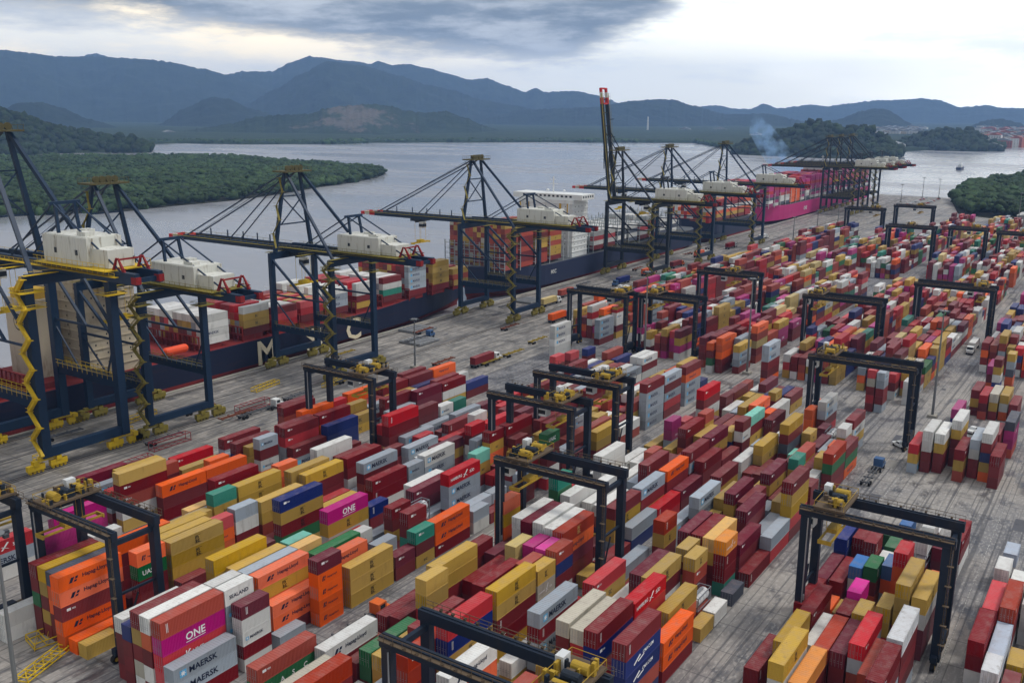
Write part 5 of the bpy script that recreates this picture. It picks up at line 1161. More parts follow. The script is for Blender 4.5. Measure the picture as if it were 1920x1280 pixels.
# ---------------------------------------------------------------- ship to shore cranes
NAVY = paint('crane_navy', (22, 44, 68), .45, .35, s2l((20, 24, 30)), streak=(.25, .25, .08)); DARK = paint('crane_dark_steel', (30, 38, 48), .5, .4, s2l((26, 24, 22)))
REDD = paint('girder_end_dull_red', (132, 30, 30), .6, .7, s2l((60, 26, 22)))
OLD = paint('platform_dull_olive', (84, 78, 50), .7, .6, s2l((34, 32, 28)))
HOUSE = paint('machinery_house_white', (198, 198, 190), .6, 1.1, s2l((104, 90, 66)), streak=(1.1, 1.1, .16)); OLIVE = paint('walkway_yellow', (128, 116, 48), .6, .5, s2l((60, 52, 30)))
def sts(name, label, sp, zs, navy_m, yel_m, raised=False, mono=False, trolley=-285, boomlen=64):
    """origin between the four legs at quay level on the landside rail; -Y is landward here, water at +Y"""
    r = empty(name, (0, 0, 0)); h = sp/2; G = 29.4; zg = 42*zs; k = zs
    def P(nm, b, mats, par=r): return b.build(nm, mats, par)
    for sx in (-1, 1):
        for y in (0, G):
            b = MB(); b.bar((sx*h, y, 3.6), (sx*h, y, zg), 1.55*k*k, 1.9*k, 0); P('leg', b, navy_m)
        b = MB(); b.bar((sx*h, 0, 15*k), (sx*h, G, 15*k), 1.3*k, 2.3*k); P('portal_beam', b, navy_m)
        b = MB(); b.bar((sx*h, 0, 27*k), (sx*h, G, 27*k), .5, .6); b.bar((sx*h, G, zg-2), (sx*h, G*.45, 27*k), .7, .7); b.bar((sx*h, G*.5, zg-2), (sx*h, 0, 27*k), .7, .7)
        b.bar((sx*h, G, 26*k), (sx*h, G*.6, 15*k), .4); b.bar((sx*h, G*.2, 15*k), (sx*h, 0, 26*k), .4); P('diagonal_brace', b, navy_m)
        for y in (0, G):
            b = MB()
            for q in (-1, 1):
                x = sx*h+q*3.1; b.box(x-2.3, x+2.3, y-.6, y+.6, .9, 2.4); b.box(x-.7, x+.7, y-.8, y+.8, 2.2, 3.4)
                for w_ in (-1.6, -.5, .6, 1.7): b.cyl((x+w_, y-.35, .55), (x+w_, y+.35, .55), .42, 10)
            b.box(sx*h-2.2, sx*h+2.2, y-.5, y+.5, 2.9, 3.9); P('bogie', b, yel_m)
    for y in (0, G):
        b = MB(); b.bar((-h, y, 4.8), (h, y, 4.8), 1.5*k, 2.0*k); P('sill_beam', b, navy_m)
        b = MB(); b.bar((-h, y, zg-1), (h, y, zg-1), 1.6, 2.4*k); P('cross_beam', b, navy_m)
    ye = -34; 
    b = MB()
    for x in (-3.2, 3.2): b.box(x-.65, x+.65, ye, G+3, zg, zg+2.3*k)
    for y in np.arange(ye+1, G+3, 7.5): b.box(-2.6, 2.6, y-.3, y+.3, zg+.5, zg+1.6)
    P('main_girder', b, navy_m)
    b = MB()
    for x in (-4.7, 4.7):
        b.box(x-.6, x+.6, ye+6, G+2, zg+1.5, zg+1.62)
        for z in (2.1, 2.7): b.bar((x*1.12, ye+6, zg+z), (x*1.12, G+2, zg+z), .07)
        for y in np.arange(ye+6, G+2, 2.2): b.bar((x*1.12, y, zg+1.5), (x*1.12, y, zg+2.7), .07)
    for y in (-1.5, G*.5, G+1): b.box(-h-1.5, h+1.5, y-.7, y+.7, zg+.35, zg+.47); b.bar((-h-1.5, y-.7, zg+1.4), (h+1.5, y-.7, zg+1.4), .08)
    
    for sx in (-1, 1):                                   # rails and gratings on the portal beams and around the leg heads
        for xx in (sx*h-1.1*k, sx*h+1.1*k):
            for z in (16.6*k, 17.4*k): b.bar((xx, 1, z), (xx, G-1, z), .09)
            for y in np.arange(1, G, 2.4): b.bar((xx, y, 15.6*k), (xx, y, 17.4*k), .07)
        for z in (zg-6.5*k, zg-3.2*k):
            b.box(sx*h-2.6*k, sx*h+2.6*k, -2.4*k, 2.4*k, z, z+.12); 
            for yy in (-2.4*k, 2.4*k): b.bar((sx*h-2.6*k, yy, z+1.1), (sx*h+2.6*k, yy, z+1.1), .1); b.bar((sx*h-2.6*k, yy, z+.6), (sx*h+2.6*k, yy, z+.6), .07)
            for xx in (-2.6*k, 2.6*k): b.bar((sx*h+xx, -2.4*k, z+1.1), (sx*h+xx, 2.4*k, z+1.1), .1)
    P('walkway', b, yel_m)
    # apex frame
    za = 70.5*k; ax = 3.6
    b = MB()
    for s in (-1, 1): b.bar((s*h*.86, G-.5, zg), (s*ax, G-1.5, za), 1.2*k, 1.2*k, 0, .9*k, .9*k); b.bar((s*h*.8, 1, zg), (s*ax, G-2.5, za-.5), .85*k, .85*k)
    for f in (.35, .7): x = h*.86*(1-f)+ax*f; b.bar((-x, G-.5-f, zg+(za-zg)*f), (x, G-.5-f, zg+(za-zg)*f), .45)
    b.bar((-h*.56, G-1, zg+(za-zg)*.35), (h*.86*.3+ax*.7, G-1.2, zg+(za-zg)*.7), .35); b.bar((h*.56, G-1, zg+(za-zg)*.35), (-h*.86*.3-ax*.7, G-1.2, zg+(za-zg)*.7), .35)
    P('apex_frame', b, navy_m)
    b = MB(); b.box(-ax-2.8, ax+2.8, G-5, G+1.5, za, za+.5); 
    for i in range(9): x = -ax-2.6+i*(2*ax+5.2)/8; b.bar((x, G-5, za+.5), (x, G-5, za+1.8), .1); b.bar((x, G+1.4, za+.5), (x, G+1.4, za+1.8), .1)
    for y in (G-5, G+1.4): b.bar((-ax-2.8, y, za+1.8), (ax+2.8, y, za+1.8), .1)
    for x in (-3, -1, 1.2, 3.2): b.cyl((x, G-2.9, za+1.4), (x, G-2.1, za+1.4), 1.0, 12)
    b.box(-1.5, 1.5, G-1, G+.5, za+.5, za+2.0); P('apex_platform', b, OLD)
    # rear tower, tie bars
    zp = zg+14.5*k; b = MB()
    for s in (-1, 1): b.bar((s*3.2, -3.5, zg+2), (s*2.6, -1.5, zp), .7, .7)
    b.bar((-4.2, -1.5, zp), (4.2, -1.5, zp), .8, .8)
    for s in (-1, 1):
        b.bar((s*3.2, -1.5, zp), (s*3.4, ye+5, zg+2.2), .34); b.bar((s*3.2, -1.5, zp), (s*3.2, G-8, zg+2.2), .34)
    P('rear_tower', b, navy_m)
    # machinery house
    b = MB(); b.box(-4.8, 4.8, -17, 2.0, zg+2.6*k, zg+8.2*k, 0); b.box(-4.5, 4.5, -16.6, 1.6, zg+8.2*k, zg+8.4*k, 0)
    b.box(-3.6, -1, -15, -11.5, zg+8.4*k, zg+9.3*k, 0); b.box(1, 3.6, -8, -5, zg+8.4*k, zg+9.1*k, 0); b.box(-3.6, 3.6, -23.5, -17, zg+2.6*k, zg+6.2*k, 0)
    for y in np.arange(-16.5, 2, 2.1): b.box(-4.86, -4.8, y, y+.12, zg+2.7*k, zg+8.1*k, 0)
    hs = P('machinery_house', b, HOUSE)
    b = MB()
    for y in (-13, -4): b.box(-4.86, -4.78, y, y+1.1, zg+4.6*k, zg+5.7*k, 0)
    b.build('louvre', dglass, hs)
    b = MB(); b.box(-6.4, 6.4, -26, 4.4, zg+2.3*k, zg+2.5*k)
    for x in (-6.4, 6.4):
        b.bar((x, -26, zg+3.8*k), (x, 4.4, zg+3.8*k), .09); b.bar((x, -26, zg+3.2*k), (x, 4.4, zg+3.2*k), .07)
        for y in np.arange(-26, 4.5, 2.2): b.bar((x, y, zg+2.4*k), (x, y, zg+3.8*k), .08)
    P('house_platform', b, yel_m)
    b = MB()
    for s in (-1, 1):
        b.bar((s*3.4, ye+9, zg+2.3), (s*3.4, ye+7.4, zg+6), .55, .9, 0, .3, .4); b.bar((s*3.4, ye+4.5, zg+2.3), (s*3.4, ye+6.8, zg+6), .55, .9, 0, .3, .4); b.box(s*3.2-.7, s*3.2+.7, ye-.4, ye+1.6, zg+.3, zg+2.0); b.bar((s*3.4, ye+4, zg+3.6), (s*3.4, ye+9, zg+3.6), .2)
    b.bar((-3.4, ye+7, zg+5.6), (3.4, ye+7, zg+5.6), .4); P('girder_end', b, REDD)
    # staircase up a landside leg, zig-zag flights with handrails
    for (sx, y, nfl) in ((-1, 0, 12),):
        b = MB(); z = 4.6; dz = (zg-5)/nfl; x = sx*h-1.9
        for i in range(nfl):
            ya, yb = (-1.9, 1.9) if i % 2 == 0 else (1.9, -1.9)
            b.bar((x, ya, z), (x, yb, z+dz), .9, .34 if zs < 1.1 else .6); b.bar((x-.45, ya, z+1.0), (x-.45, yb, z+dz+1.0), .12, .16); b.bar((x-.45, ya, z+.6), (x-.45, yb, z+dz+.6), .1, .12)
            b.box(x-.7, x+.8, yb-.75, yb+.75, z+dz-.08, z+dz+.06); b.bar((x-.6, yb-.7, z+dz+1), (x-.6, yb+.7, z+dz+1), .1); b.bar((x-.6, yb-.7, z+dz), (x-.6, yb-.7, z+dz+1), .1)
            z += dz
        P('staircase', b, yel_m)
    b = MB(); z = zg+2; nf = 5; dz = (za-zg-4)/nf
    for i in range(nf): f0, f1 = i/nf, (i+1)/nf; x0, x1 = -(h*.86*(1-f0)+ax*f0)-.9, -(h*.86*(1-f1)+ax*f1)-.9; ya, yb = ((-1.2, 1.2) if i % 2 == 0 else (1.2, -1.2)); b.bar((x0, G-1+ya, z), (x1, G-1+yb, z+dz), .7, .2); b.box(x1-.8, x1+.8, G-1+yb-.6, G-1+yb+.6, z+dz-.06, z+dz+.06); b.bar((x1-.7, G-1+yb-.6, z+dz+1), (x1-.7, G-1+yb+.6, z+dz+1), .1); z += dz
    P('apex_ladder', b, yel_m)
    # boom
    b = MB(); bl = boomlen
    for x in (-3.0, 3.0):
        b.box(x-.5, x+.5, 0, bl-9, -.2, 1.9*k, 0); b.box(x-.5, x+.5, bl-9, bl-5.5, -.1, 1.8, 1); b.box(x-.5, x+.5, bl-5.5, bl-2.5, -.1, 1.7, 2); b.box(x-.5, x+.5, bl-2.5, bl, 0, 1.5, 1)
    for y in np.arange(5, bl-3, 7.5): b.box(-2.5, 2.5, y-.25, y+.25, .2, 1.1, 0)
    b.box(-2.6, 2.6, bl-.8, bl, .1, 1.4, 1); b.box(-2.6, 2.6, bl-9.3, bl-8.5, .1, 1.6, 1)
    for s in (-4.1, 4.1):
        b.bar((s, 1, 2.6), (s, bl-3, 2.6), .08, .08, 3); b.box(s-.45, s+.45, 1, bl-3, 1.4, 1.5, 3)
        for y in np.arange(2, bl-3, 3): b.bar((s, y, 1.4), (s, y, 2.6), .07, .07, 3)
    for y in (12, 19, 27, 36, 46): b.bar((3.0, y, 1.8), (3.0, y, 4.4), .35, .35, 0)
    bo = P('boom', b, [navy_m, redp, HOUSE, yel_m]); bo.location = (0, G+3.2, zg)
    if raised: bo.rotation_euler = (R_(83), 0, 0)
    # forestays
    b = MB(); bx = MB()
    if not raised:
        for s in (-1, 1):
            b.bar((s*2.6, G-1, za), (s*3.0, G+3.2+bl-11, zg+1.8), .42, .42); b.bar((s*1.9, G-1, za), (s*3.0, G+3.2+bl*.44, zg+1.8), .34, .34)
            for y in (0,): pass
        b.bar((-2.0, G-1, za+1), (-2.0, G+3.2+bl-12, zg+2.4), .12); b.bar((2.0, G-1, za+1), (2.0, G+3.2+bl-12, zg+2.4), .12)
    else:
        for s in (-1, 1): b.bar((s*2.6, G-1, za), (s*3.2, G+7.5, za+12), .42, .42); b.bar((s*3.2, G+7.5, za+12), (s*3.1, G+6.6, zg+18), .4, .4)
    P('forestay', b, navy_m)
    # trolley, cab, hoist ropes, spreader
    ty = -trolley-230.6 if not raised else 12
    t_ = MB(); t_.box(-3.6, 3.6, ty-3.2, ty+3.2, zg-1.4, zg-.1); t_.box(-3.4, 3.4, ty-.4, ty+.4, zg-2.0, zg-1.4); tr = P('trolley', t_, DARK)
    t_ = MB(); t_.box(-4.9, -2.4, ty-5.6, ty-3.2, zg-4.2, zg-1.4, 0); t_.box(-4.95, -2.35, ty-5.65, ty-3.15, zg-3.6, zg-2.2, 1); t_.build('operator_cab', [HOUSE, dglass], tr)
    t_ = MB(); zb = 30*k if not raised else zg-7
    for x in (-2.2, 2.2):
        for y in (-1.5, 1.5): t_.cyl((x, ty+y, zb+1.4), (x, ty+y, zg-1.4), .07, 5)
    t_.box(-1.8, 1.8, ty-1.1, ty+1.1, zb+.5, zb+1.5); t_.box(-6.0, 6.0, ty-1.1, ty-.8, zb, zb+.45); t_.box(-6.0, 6.0, ty+.8, ty+1.1, zb, zb+.45); t_.box(-6.05, -5.7, ty-1.2, ty+1.2, zb-.3, zb+.5); t_.box(5.7, 6.05, ty-1.2, ty+1.2, zb-.3, zb+.5); t_.build('spreader', yel, tr)
    tag(r, label, 'ship-to-shore crane', 'ship-to-shore cranes along the quay')
    return r
def place_sts(r, u, y=230.6): r.location = (u, y, 0)
A = sts('quay_crane', 'tallest navy and yellow quay crane cut off by the left edge of the picture', 23, 1.22, NAVY, yel, trolley=-262); place_sts(A, 137.5)
Bc = sts('quay_crane', 'navy quay crane with rusty white machinery house standing just right of the tallest one', 21, 1.0, NAVY, OLIVE, trolley=-255); place_sts(Bc, 168)
bt = tree_of(Bc)
Cc_ = copy_tree(Bc, bt); place_sts(Cc_, 243); Cc_['label'] = 'navy quay crane over the letter M of the ship hull, boom reaching over the estuary'
D_ = sts('quay_crane', 'navy quay crane standing alone against open water at the gap between two ships', 21, 1.0, NAVY, OLIVE, trolley=-292); place_sts(D_, 356)
E_ = sts('quay_crane', 'quay crane with its boom raised straight up above the mountains', 21, 1.0, DARK, OLIVE, raised=True); place_sts(E_, 497)
dt = tree_of(D_)
for u, lb_ in ((565, 'dark quay crane directly behind the one with the raised boom'), (660, 'dark quay crane between the white bridge tower and the magenta ship')):
    c = copy_tree(D_, dt); place_sts(c, u); c['label'] = lb_
F1 = sts('quay_crane', 'first of three black quay cranes bunched together at the far end of the quay', 19, 1.0, DARK, OLIVE, trolley=-250, boomlen=58); place_sts(F1, 925)
ft = tree_of(F1)
for u, lb_ in ((962, 'middle one of three black quay cranes bunched at the far end of the quay'), (1003, 'last of three black quay cranes bunched at the far end of the quay')):
    c = copy_tree(F1, ft); place_sts(c, u); c['label'] = lb_

# ---------------------------------------------------------------- yard gantry cranes
RT = paint('gantry_dark_navy', (26, 36, 50), .5, .45, s2l((70, 56, 44)), streak=(.3, .3, .12)); RTY = paint('trolley_yellow', (164, 134, 44), .55, .5, s2l((60, 48, 24))); TYRE = paint('tyre_rubber', (26, 26, 27), .9, .1); CABW = paint('cab_white', (198, 200, 200), .5, .3)
GX = 8.2
WKB = paint('walkway_brown', (92, 78, 62), .8, .5)
def rtg(span, tfrac, ztop=24.0):
    r = empty('yard_gantry_crane', (0, 0, 0)); s = span; parts = {}
    for x in (0, GX):
        for y in (0, s):
            b = MB(); b.bar((x, y, 2.2), (x, y, ztop-1.6), 1.35, 1.4, 0, 1.6, 1.2)
            b.build('leg', RT, r)
    for y in (0, s):
        b = MB(); b.bar((-1.6, y, 2.2), (GX+1.6, y, 2.2), 1.0, 1.1); b.box(GX/2-1.8, GX/2+1.8, y-.75, y+.75, 2.8, 4.6); b.build('sill_beam', RT, r)
        b = MB(); b.bar((0, y, ztop-2.6), (GX, y, ztop-2.6), .7, .9); b.bar((0, y, 8), (GX, y, 8), .4, .4) if y else b.bar((0, y, 12), (GX, y, 12), .4, .4); b.build('end_tie', RT, r)
        for x in (-1.3, .9, GX-.9, GX+1.3):
            b = MB(); b.cyl((x, y-.35, .8), (x, y+.35, .8), .8, 16); b.cyl((x, y-.37, .8), (x, y+.37, .8), .35, 10, 1); b.build('wheel', [TYRE, RTY], r)
    for x in (0, GX):
        b = MB(); b.box(x-.55, x+.55, -1.2, s+1.2, ztop-1.8, ztop-.15); b.box(x-.1, x+.1, -1.0, s+1.0, ztop-.15, ztop+.02); b.build('girder', RT, r)
        sg = -1 if x == 0 else 1; b = MB(); xx = x+sg*1.15; b.box(min(x+sg*.56, xx), max(x+sg*.56, xx), -1, s+1, ztop-.55, ztop-.45)
        for z in (0, .6): b.bar((xx, -1, ztop+z), (xx, s+1, ztop+z), .07)
        for y in np.arange(-1, s+1.1, 1.6): b.bar((xx, y, ztop-.5), (xx, y, ztop+.6), .06)
        for y in np.arange(1, s, 2.1): b.box(xx-.2, xx+.2, y, y+.35, ztop-.4, ztop-.1)
        b.build('walkway', WKB, r)
    b = MB()                                           # straight access ladder with hoops on one leg
    for yy in (-1.0, -.6): b.bar((-.75, yy, 3), (-.75, yy, ztop-1), .08)
    for i in range(24): b.bar((-.75, -1.0, 3.4+i*.8), (-.75, -.6, 3.4+i*.8), .06)
    for i in range(5): b.box(-1.3, -.7, -1.3, -.3, 5+i*3.6, 5.1+i*3.6)
    b.build('ladder', WKB, r)
    b = MB()
    for y in (0, s): b.box(GX/2-3.2, GX/2-1.9, y-.9, y+.9, 2.8, 4.4, 0); b.box(GX/2+2.0, GX/2+3.4, y-.7, y+.7, 2.8, 4.0, 1); b.box(-.2, 1.4, y-.8, y+.8, 1.3, 2.4, 0)
    b.bar((.6, s, 3), (GX/2, s, 11), .25); b.bar((.6, 0, 3), (GX/2, 0, 11), .25)
    b.build('engine_housing', [DARK, WKB], r)
    cab = MB(); cab.cyl((-.8, s-.6, 4), (-.8, s-.6, ztop-2), .12, 8); cab.box(-.7, -.3, s-.9, s-.5, 6, 7); cab.build('cable_conduit', STEEL, r)
    ty = 2.5+(s-5)*tfrac
    t_ = empty('trolley', (0, ty, 0)); t_.parent = r
    b = MB(); b.box(-.9, GX+.9, -2.6, 2.6, ztop+.1, ztop+.5); b.build('trolley_deck', WKB, t_)
    b = MB(); q_ = random.Random(int(tfrac*100)+int(span*10)); 
    for i in range(3): b.cyl((1.2+2.4*i, -1.8, ztop+1.3), (1.2+2.4*i, .6, ztop+1.3), .75, 14, i % 2)
    for i in range(34): x = q_.uniform(-.6, GX+.2); y = q_.uniform(-2.4, 2.2); b.box(x, x+q_.uniform(.25, .9), y, y+q_.uniform(.25, .8), ztop+.5, ztop+q_.uniform(.8, 2.3), q_.choice((0, 0, 1, 2, 1)))
    for x in (-.8, GX+.8):
        for y in (-2.5, 2.5): b.bar((x, y, ztop+.5), (x, y, ztop+1.6), .07)
        b.bar((x, -2.5, ztop+1.6), (x, 2.5, ztop+1.6), .07)
    for y in (-2.5, 2.5): b.bar((-.8, y, ztop+1.6), (GX+.8, y, ztop+1.6), .07)
    b.build('hoist_machinery', [RTY, DARK, WKB], t_)
    b = MB(); b.box(.6, 2.8, 2.7, 4.8, ztop-4.2, ztop-1.9, 0); b.box(.55, 2.85, 2.9, 4.85, ztop-3.6, ztop-2.6, 1); b.box(5, 6.8, 1.4, 2.6, ztop+.5, ztop+2.5, 0); b.build('operator_cab', [CABW, dglass], t_)
    b = MB(); zb = ztop-5.5
    for x in (2.2, GX-2.2):
        for y in (-.9, .9): b.cyl((x, y, zb+1), (x, y, ztop), .05, 5)
    b.box(-1.6, GX+1.6, -1.15, -.85, zb, zb+.35); b.box(-1.6, GX+1.6, .85, 1.15, zb, zb+.35); b.box(2.5, GX-2.5, -.9, .9, zb+.2, zb+1.0)
    for x in (-1.9, GX+1.6): b.box(x, x+.3, -1.2, 1.2, zb-.3, zb+.4)
    b.build('spreader', RTY, t_); return r
RG = 'rubber-tyred gantry cranes over the container blocks'
# (front u, left y (waterside), span, trolley fraction from landward side, label)
for (u, yl, sp, tf, lb_) in (
    (74, 186.6, 24, .04, 'yard gantry crane mostly outside the left edge, only its landward legs and yellow machinery showing'),
    (83.5, 158.5, 22.5, .93, 'yard gantry crane straddling orange boxes in the lower left corner'),
    (149, 102.5, 23.5, .88, 'yard gantry crane in the middle of the yard beside a row of white roofed containers'),
    (85, 76.5, 28, 0.0, 'yard gantry crane cut off by the bottom edge of the picture'),
    (159.6, 43.4, 23.4, .92, 'yard gantry crane over the lane at lower right, yellow trolley on its left end'),
    (186, 130.5, 23, .12, 'nearer of two yard gantry cranes standing close together left of centre'),
    (209, 131.5, 24, .1, 'farther of two yard gantry cranes standing close together left of centre'),
    (178, 187, 23.6, .1, 'yard gantry crane straddling the container row nearest the quay apron, left of centre'),
    (320, 186.6, 25, .06, 'yard gantry crane beside tall mustard and white stacks at the cross aisle'),
    (327, 158.5, 22.5, .9, 'yard gantry crane just beyond the white reefer pile at the cross aisle'),
    (394, 163, 25.5, .4, 'yard gantry crane in front of the dark quay cranes near the picture centre'),
    (363, 106, 27.5, .93, 'yard gantry crane with yellow trolley at its left end beside the second cross aisle'),
    (270, 75.5, 27.6, .93, 'yard gantry crane above grey paving with a lamp mast just to its right'),
    (417, 76, 28.5, .08, 'yard gantry crane beside the long wet road on the right'),
    (733, 189, 26, .1, 'distant yard gantry crane below the bunched black quay cranes'),
    (775, 163, 27, .3, 'distant yard gantry crane beside the pier at the end of the yard'),
    (630, 136, 27, .5, 'distant yard gantry crane in the far middle of the container rows'),
    (640, 101, 20, .2, 'distant yard gantry crane left of the industrial sheds'),
    (630, 72.5, 26, .5, 'distant yard gantry crane below the mangroves at the right edge')):
    r = rtg(sp, tf); r.location = (u, yl-sp, 0); tag(r, lb_, 'gantry crane', RG)

# ---------------------------------------------------------------- lamp masts
LM = paint('mast_grey', (120, 122, 122), .5, .3, metallic=.3); LH = paint('lamp_head_dark', (60, 62, 66), .5, .2)
def mast(x, y, h, label):
    r = empty('light_mast', (x, y, 0)); tag(r, label, 'light mast', 'high light masts of the terminal')
    b = MB(); b.box(-1.3, 1.3, -1.3, 1.3, 0, .9); b.build('base', conc, r)
    b = MB(); b.cyl((0, 0, .9), (0, 0, h), .42, 12, 0, .18); b.build('pole', LM, r)
    b = MB(); b.cyl((0, 0, h-.6), (0, 0, h-.3), 1.2, 14)
    b.build('crown_ring', LM, r)
    for i in range(6):
        a = i*math.pi/3; b = MB(); b.box(math.cos(a)*1.5-.35, math.cos(a)*1.5+.35, math.sin(a)*1.5-.35, math.sin(a)*1.5+.35, h-.9, h-.35); b.build('floodlight', LH, r)
def mh(px, py, u, y):                 # height of a point above (u, y) seen at a pixel row
    r = ray(px, py); t_ = math.hypot(u, y)/math.hypot(r.x, r.y); return CAMH+r.z*t_
for u, y, py, px, lb_ in ((306.5, 47.4, 580, 1766, 'light mast standing on the paving by the wide road, green box beside it'), (259.6, 216.6, 596, 778, 'light mast on the quay apron left of the orange containers'), (318, 152, 505, 1122, 'light mast beside the two left gantry cranes at the aisle'),
                       (322, 113, 520, 1405, 'light mast at the corner of the magenta topped rows'), (690, 214, 405, 1457, 'thin light mast on the apron below the magenta hull'), (742, 212, 392, 1495, 'thin light mast on the apron near the far row ends'), (800, 212, 380, 1533, 'farthest thin light mast on the quay apron'),
                       (610, 96, 440, 1712, 'light mast among the far right container rows'), (1080, 222, 345, 1692, 'light mast on the bare pier nearest the black cranes'), (1168, 200, 335, 1755, 'light mast at the outer corner of the pier'), (1150, 214, 332, 1732, 'slim light mast at the pier edge left of the corner one'), (900, 90, 360, 1876, 'light mast in front of the mangroves at right'), (63.8, 132.8, 1000, -30, 'light mast cut off at the bottom left corner')):
    mast(u, y, max(18, min(38, mh(px, py, u, y))), lb_)

# ---------------------------------------------------------------- vehicles
TRG = paint('trailer_grey', (86, 88, 92), .6, .4)
def truck(x, y, rz, cabm, label, load=None, lc='o', trailer=True):
    r = empty('terminal_truck', (x, y, 0), rz); tag(r, label, 'truck', 'terminal tractors and trailers')
    b = MB(); b.box(0, 2.2, -1.2, 1.2, .9, 3.1); b.box(2.2, 3.2, -1.2, 1.2, .9, 1.9); b.build('cab', cabm, r)
    b = MB(); b.box(2.2, 2.24, -1.05, 1.05, 2.0, 2.9); b.box(.5, 1.8, -1.23, 1.23, 2.0, 2.8); b.build('window', dglass, r)
    b = MB(); b.box(-2.2, 3.0, -.5, .5, .65, .95); b.build('chassis', DARK, r)
    for wx in (-1.4, 2.4):
        for wy in (-1.05, 1.05): b = MB(); b.cyl((wx, wy-.18, .5), (wx, wy+.18, .5), .5, 14); b.build('wheel', TYRE, r)
    if trailer:
        t_ = MB(); t_.box(-14, -1, -.55, -.35, 1.0, 1.35); t_.box(-14, -1, .35, .55, 1.0, 1.35)
        for q in (-13.8, -10, -6, -1.4): t_.box(q, q+.3, -1.2, 1.2, 1.05, 1.4)
        for q in (-12.8, -11.5):
            for wy in (-.95, .95): t_.cyl((q, wy-.25, .5), (q, wy+.25, .5), .5, 12, 1)
        t_.build('trailer', [TRG, TYRE], r)
    if load:
        o = bpy.data.objects.new('shipping_container', cont_mesh(12.19, 2.6, lc)); COL.objects.link(o)
        o.matrix_world = Matrix.Translation((x, y, 1.42)) @ Matrix.Rotation(rz, 4, 'Z') @ Matrix.Translation((-13.6, -1.22, 0)); tag(o, load, 'shipping container', 'containers on trailers')
WH = paint('truck_white', (214, 216, 214), .35, .1); BL = paint('truck_blue', (60, 90, 130), .4, .2); OR_ = paint('truck_orange', (206, 98, 40), .4, .2)
truck(200, 107.5, math.pi, WH, 'white terminal truck with empty trailer driving between the middle rows')
truck(330, 122, math.pi, WH, 'white truck with long empty trailer crossing the aisle')
truck(161, 107, math.pi, WH, 'white cab terminal truck beside the middle gantry crane legs', 'green container on a trailer by the middle gantry crane', 'G')
truck(367, 216, 0, BL, 'blue terminal truck with orange box on the quay apron right of the lone crane', 'orange container on a trailer near the lone quay crane', 'o')
truck(420, 243, 0, BL, 'terminal truck on the quay beside the slate hull', 'rust orange container on a trailer beside the slate hull', 'b')
truck(395, 238, 0, WH, 'terminal truck under the lone quay crane', 'tan container on a trailer under the lone quay crane', 'x')
truck(505, 238, 0, OR_, 'orange terminal truck between the legs of the raised boom crane', 'orange container on a trailer between raised boom crane legs', 'o')
truck(540, 236, 0, OR_, 'orange terminal truck behind the raised boom crane', 'maroon container on a trailer behind the raised boom crane', 'r')
truck(640, 240, 0, WH, 'terminal truck far along the quay', 'maroon container on a trailer far along the quay', 'r')
truck(196, 222, 0, WH, 'white terminal truck on the apron above the mustard boxes', None, 'o')
truck(300, 243, 0, BL, 'terminal truck under the crane by the letter S', None)
def chassis(x, y, rz, lab):
    t_ = MB(); t_.box(-12, 0, -.55, -.35, 1.0, 1.35, 0); t_.box(-12, 0, .35, .55, 1.0, 1.35, 0)
    for q in (-11.8, -8, -4, -.3): t_.box(q, q+.3, -1.2, 1.2, 1.05, 1.4, 0)
    for q in (-10.8, -9.5):
        for wy in (-.95, .95): t_.cyl((q, wy-.25, .5), (q, wy+.25, .5), .5, 12, 1)
    o = t_.build('empty_trailer', [CHM[int(x) % 3], TYRE]); o.location = (x, y, 0); o.rotation_euler = (0, 0, rz); tag(o, lab, 'trailer', 'empty trailers parked on the quay apron')
CHM = [paint('trailer_rust', (120, 70, 52), .7, .5), paint('trailer_steel', (96, 98, 102), .6, .4), paint('trailer_yellow', (150, 128, 50), .6, .5)]
RQ = random.Random(21)
for i in range(40):
    xx_ = 150+i*12.6+RQ.uniform(-2, 2); chassis(xx_, RQ.choice((197.5, 201.5, 212, 224.5, 239, 251)), RQ.choice((0, 0, .05, -.04, math.pi)), 'low empty %s trailer on the apron %s' % (('rust brown', 'steel grey', 'dull yellow')[int(xx_) % 3], 'near the two left cranes' if xx_ < 230 else 'beside the letters of the navy hull' if xx_ < 330 else 'around the lone crane' if xx_ < 450 else 'below the raised boom'))
for (x, y, rz, m_, lb_, ld, lc) in ((236, 78.8, 0, WH, 'terminal truck in the lane between the middle rows near the picture centre', None, 'r'), (118, 109.5, 0, OR_, 'orange terminal truck in the lane left of the brown topped stacks', None, 'r'), (402, 51, math.pi, WH, 'white terminal truck driving up the wide wet lane', 'white container on a trailer in the wide wet lane', 'w'), (250, 50.5, 0, BL, 'blue terminal truck on the wide lane at right', None, 'r'),
      (285, 199, 0, WH, 'white terminal truck parked behind the container row edge on the apron', 'maroon container on a trailer parked on the apron', 'r'), (455, 236, math.pi, BL, 'blue terminal truck on the quay beyond the lone crane', 'navy container on a trailer beyond the lone crane', 'n'), (590, 242, 0, WH, 'white terminal truck beneath the second dark crane', 'orange container on a trailer beneath the second dark crane', 'o'), (700, 238, 0, WH, 'white terminal truck near the magenta hull', 'white container on a trailer near the magenta hull', 'w'), (530, 140, math.pi/2, WH, 'white terminal truck crossing the second aisle', None, 'r'), (184, 13, 0, WH, 'white terminal truck in the lane at the right edge', None, 'r')):
    truck(x, y, rz, m_, lb_, ld, lc)
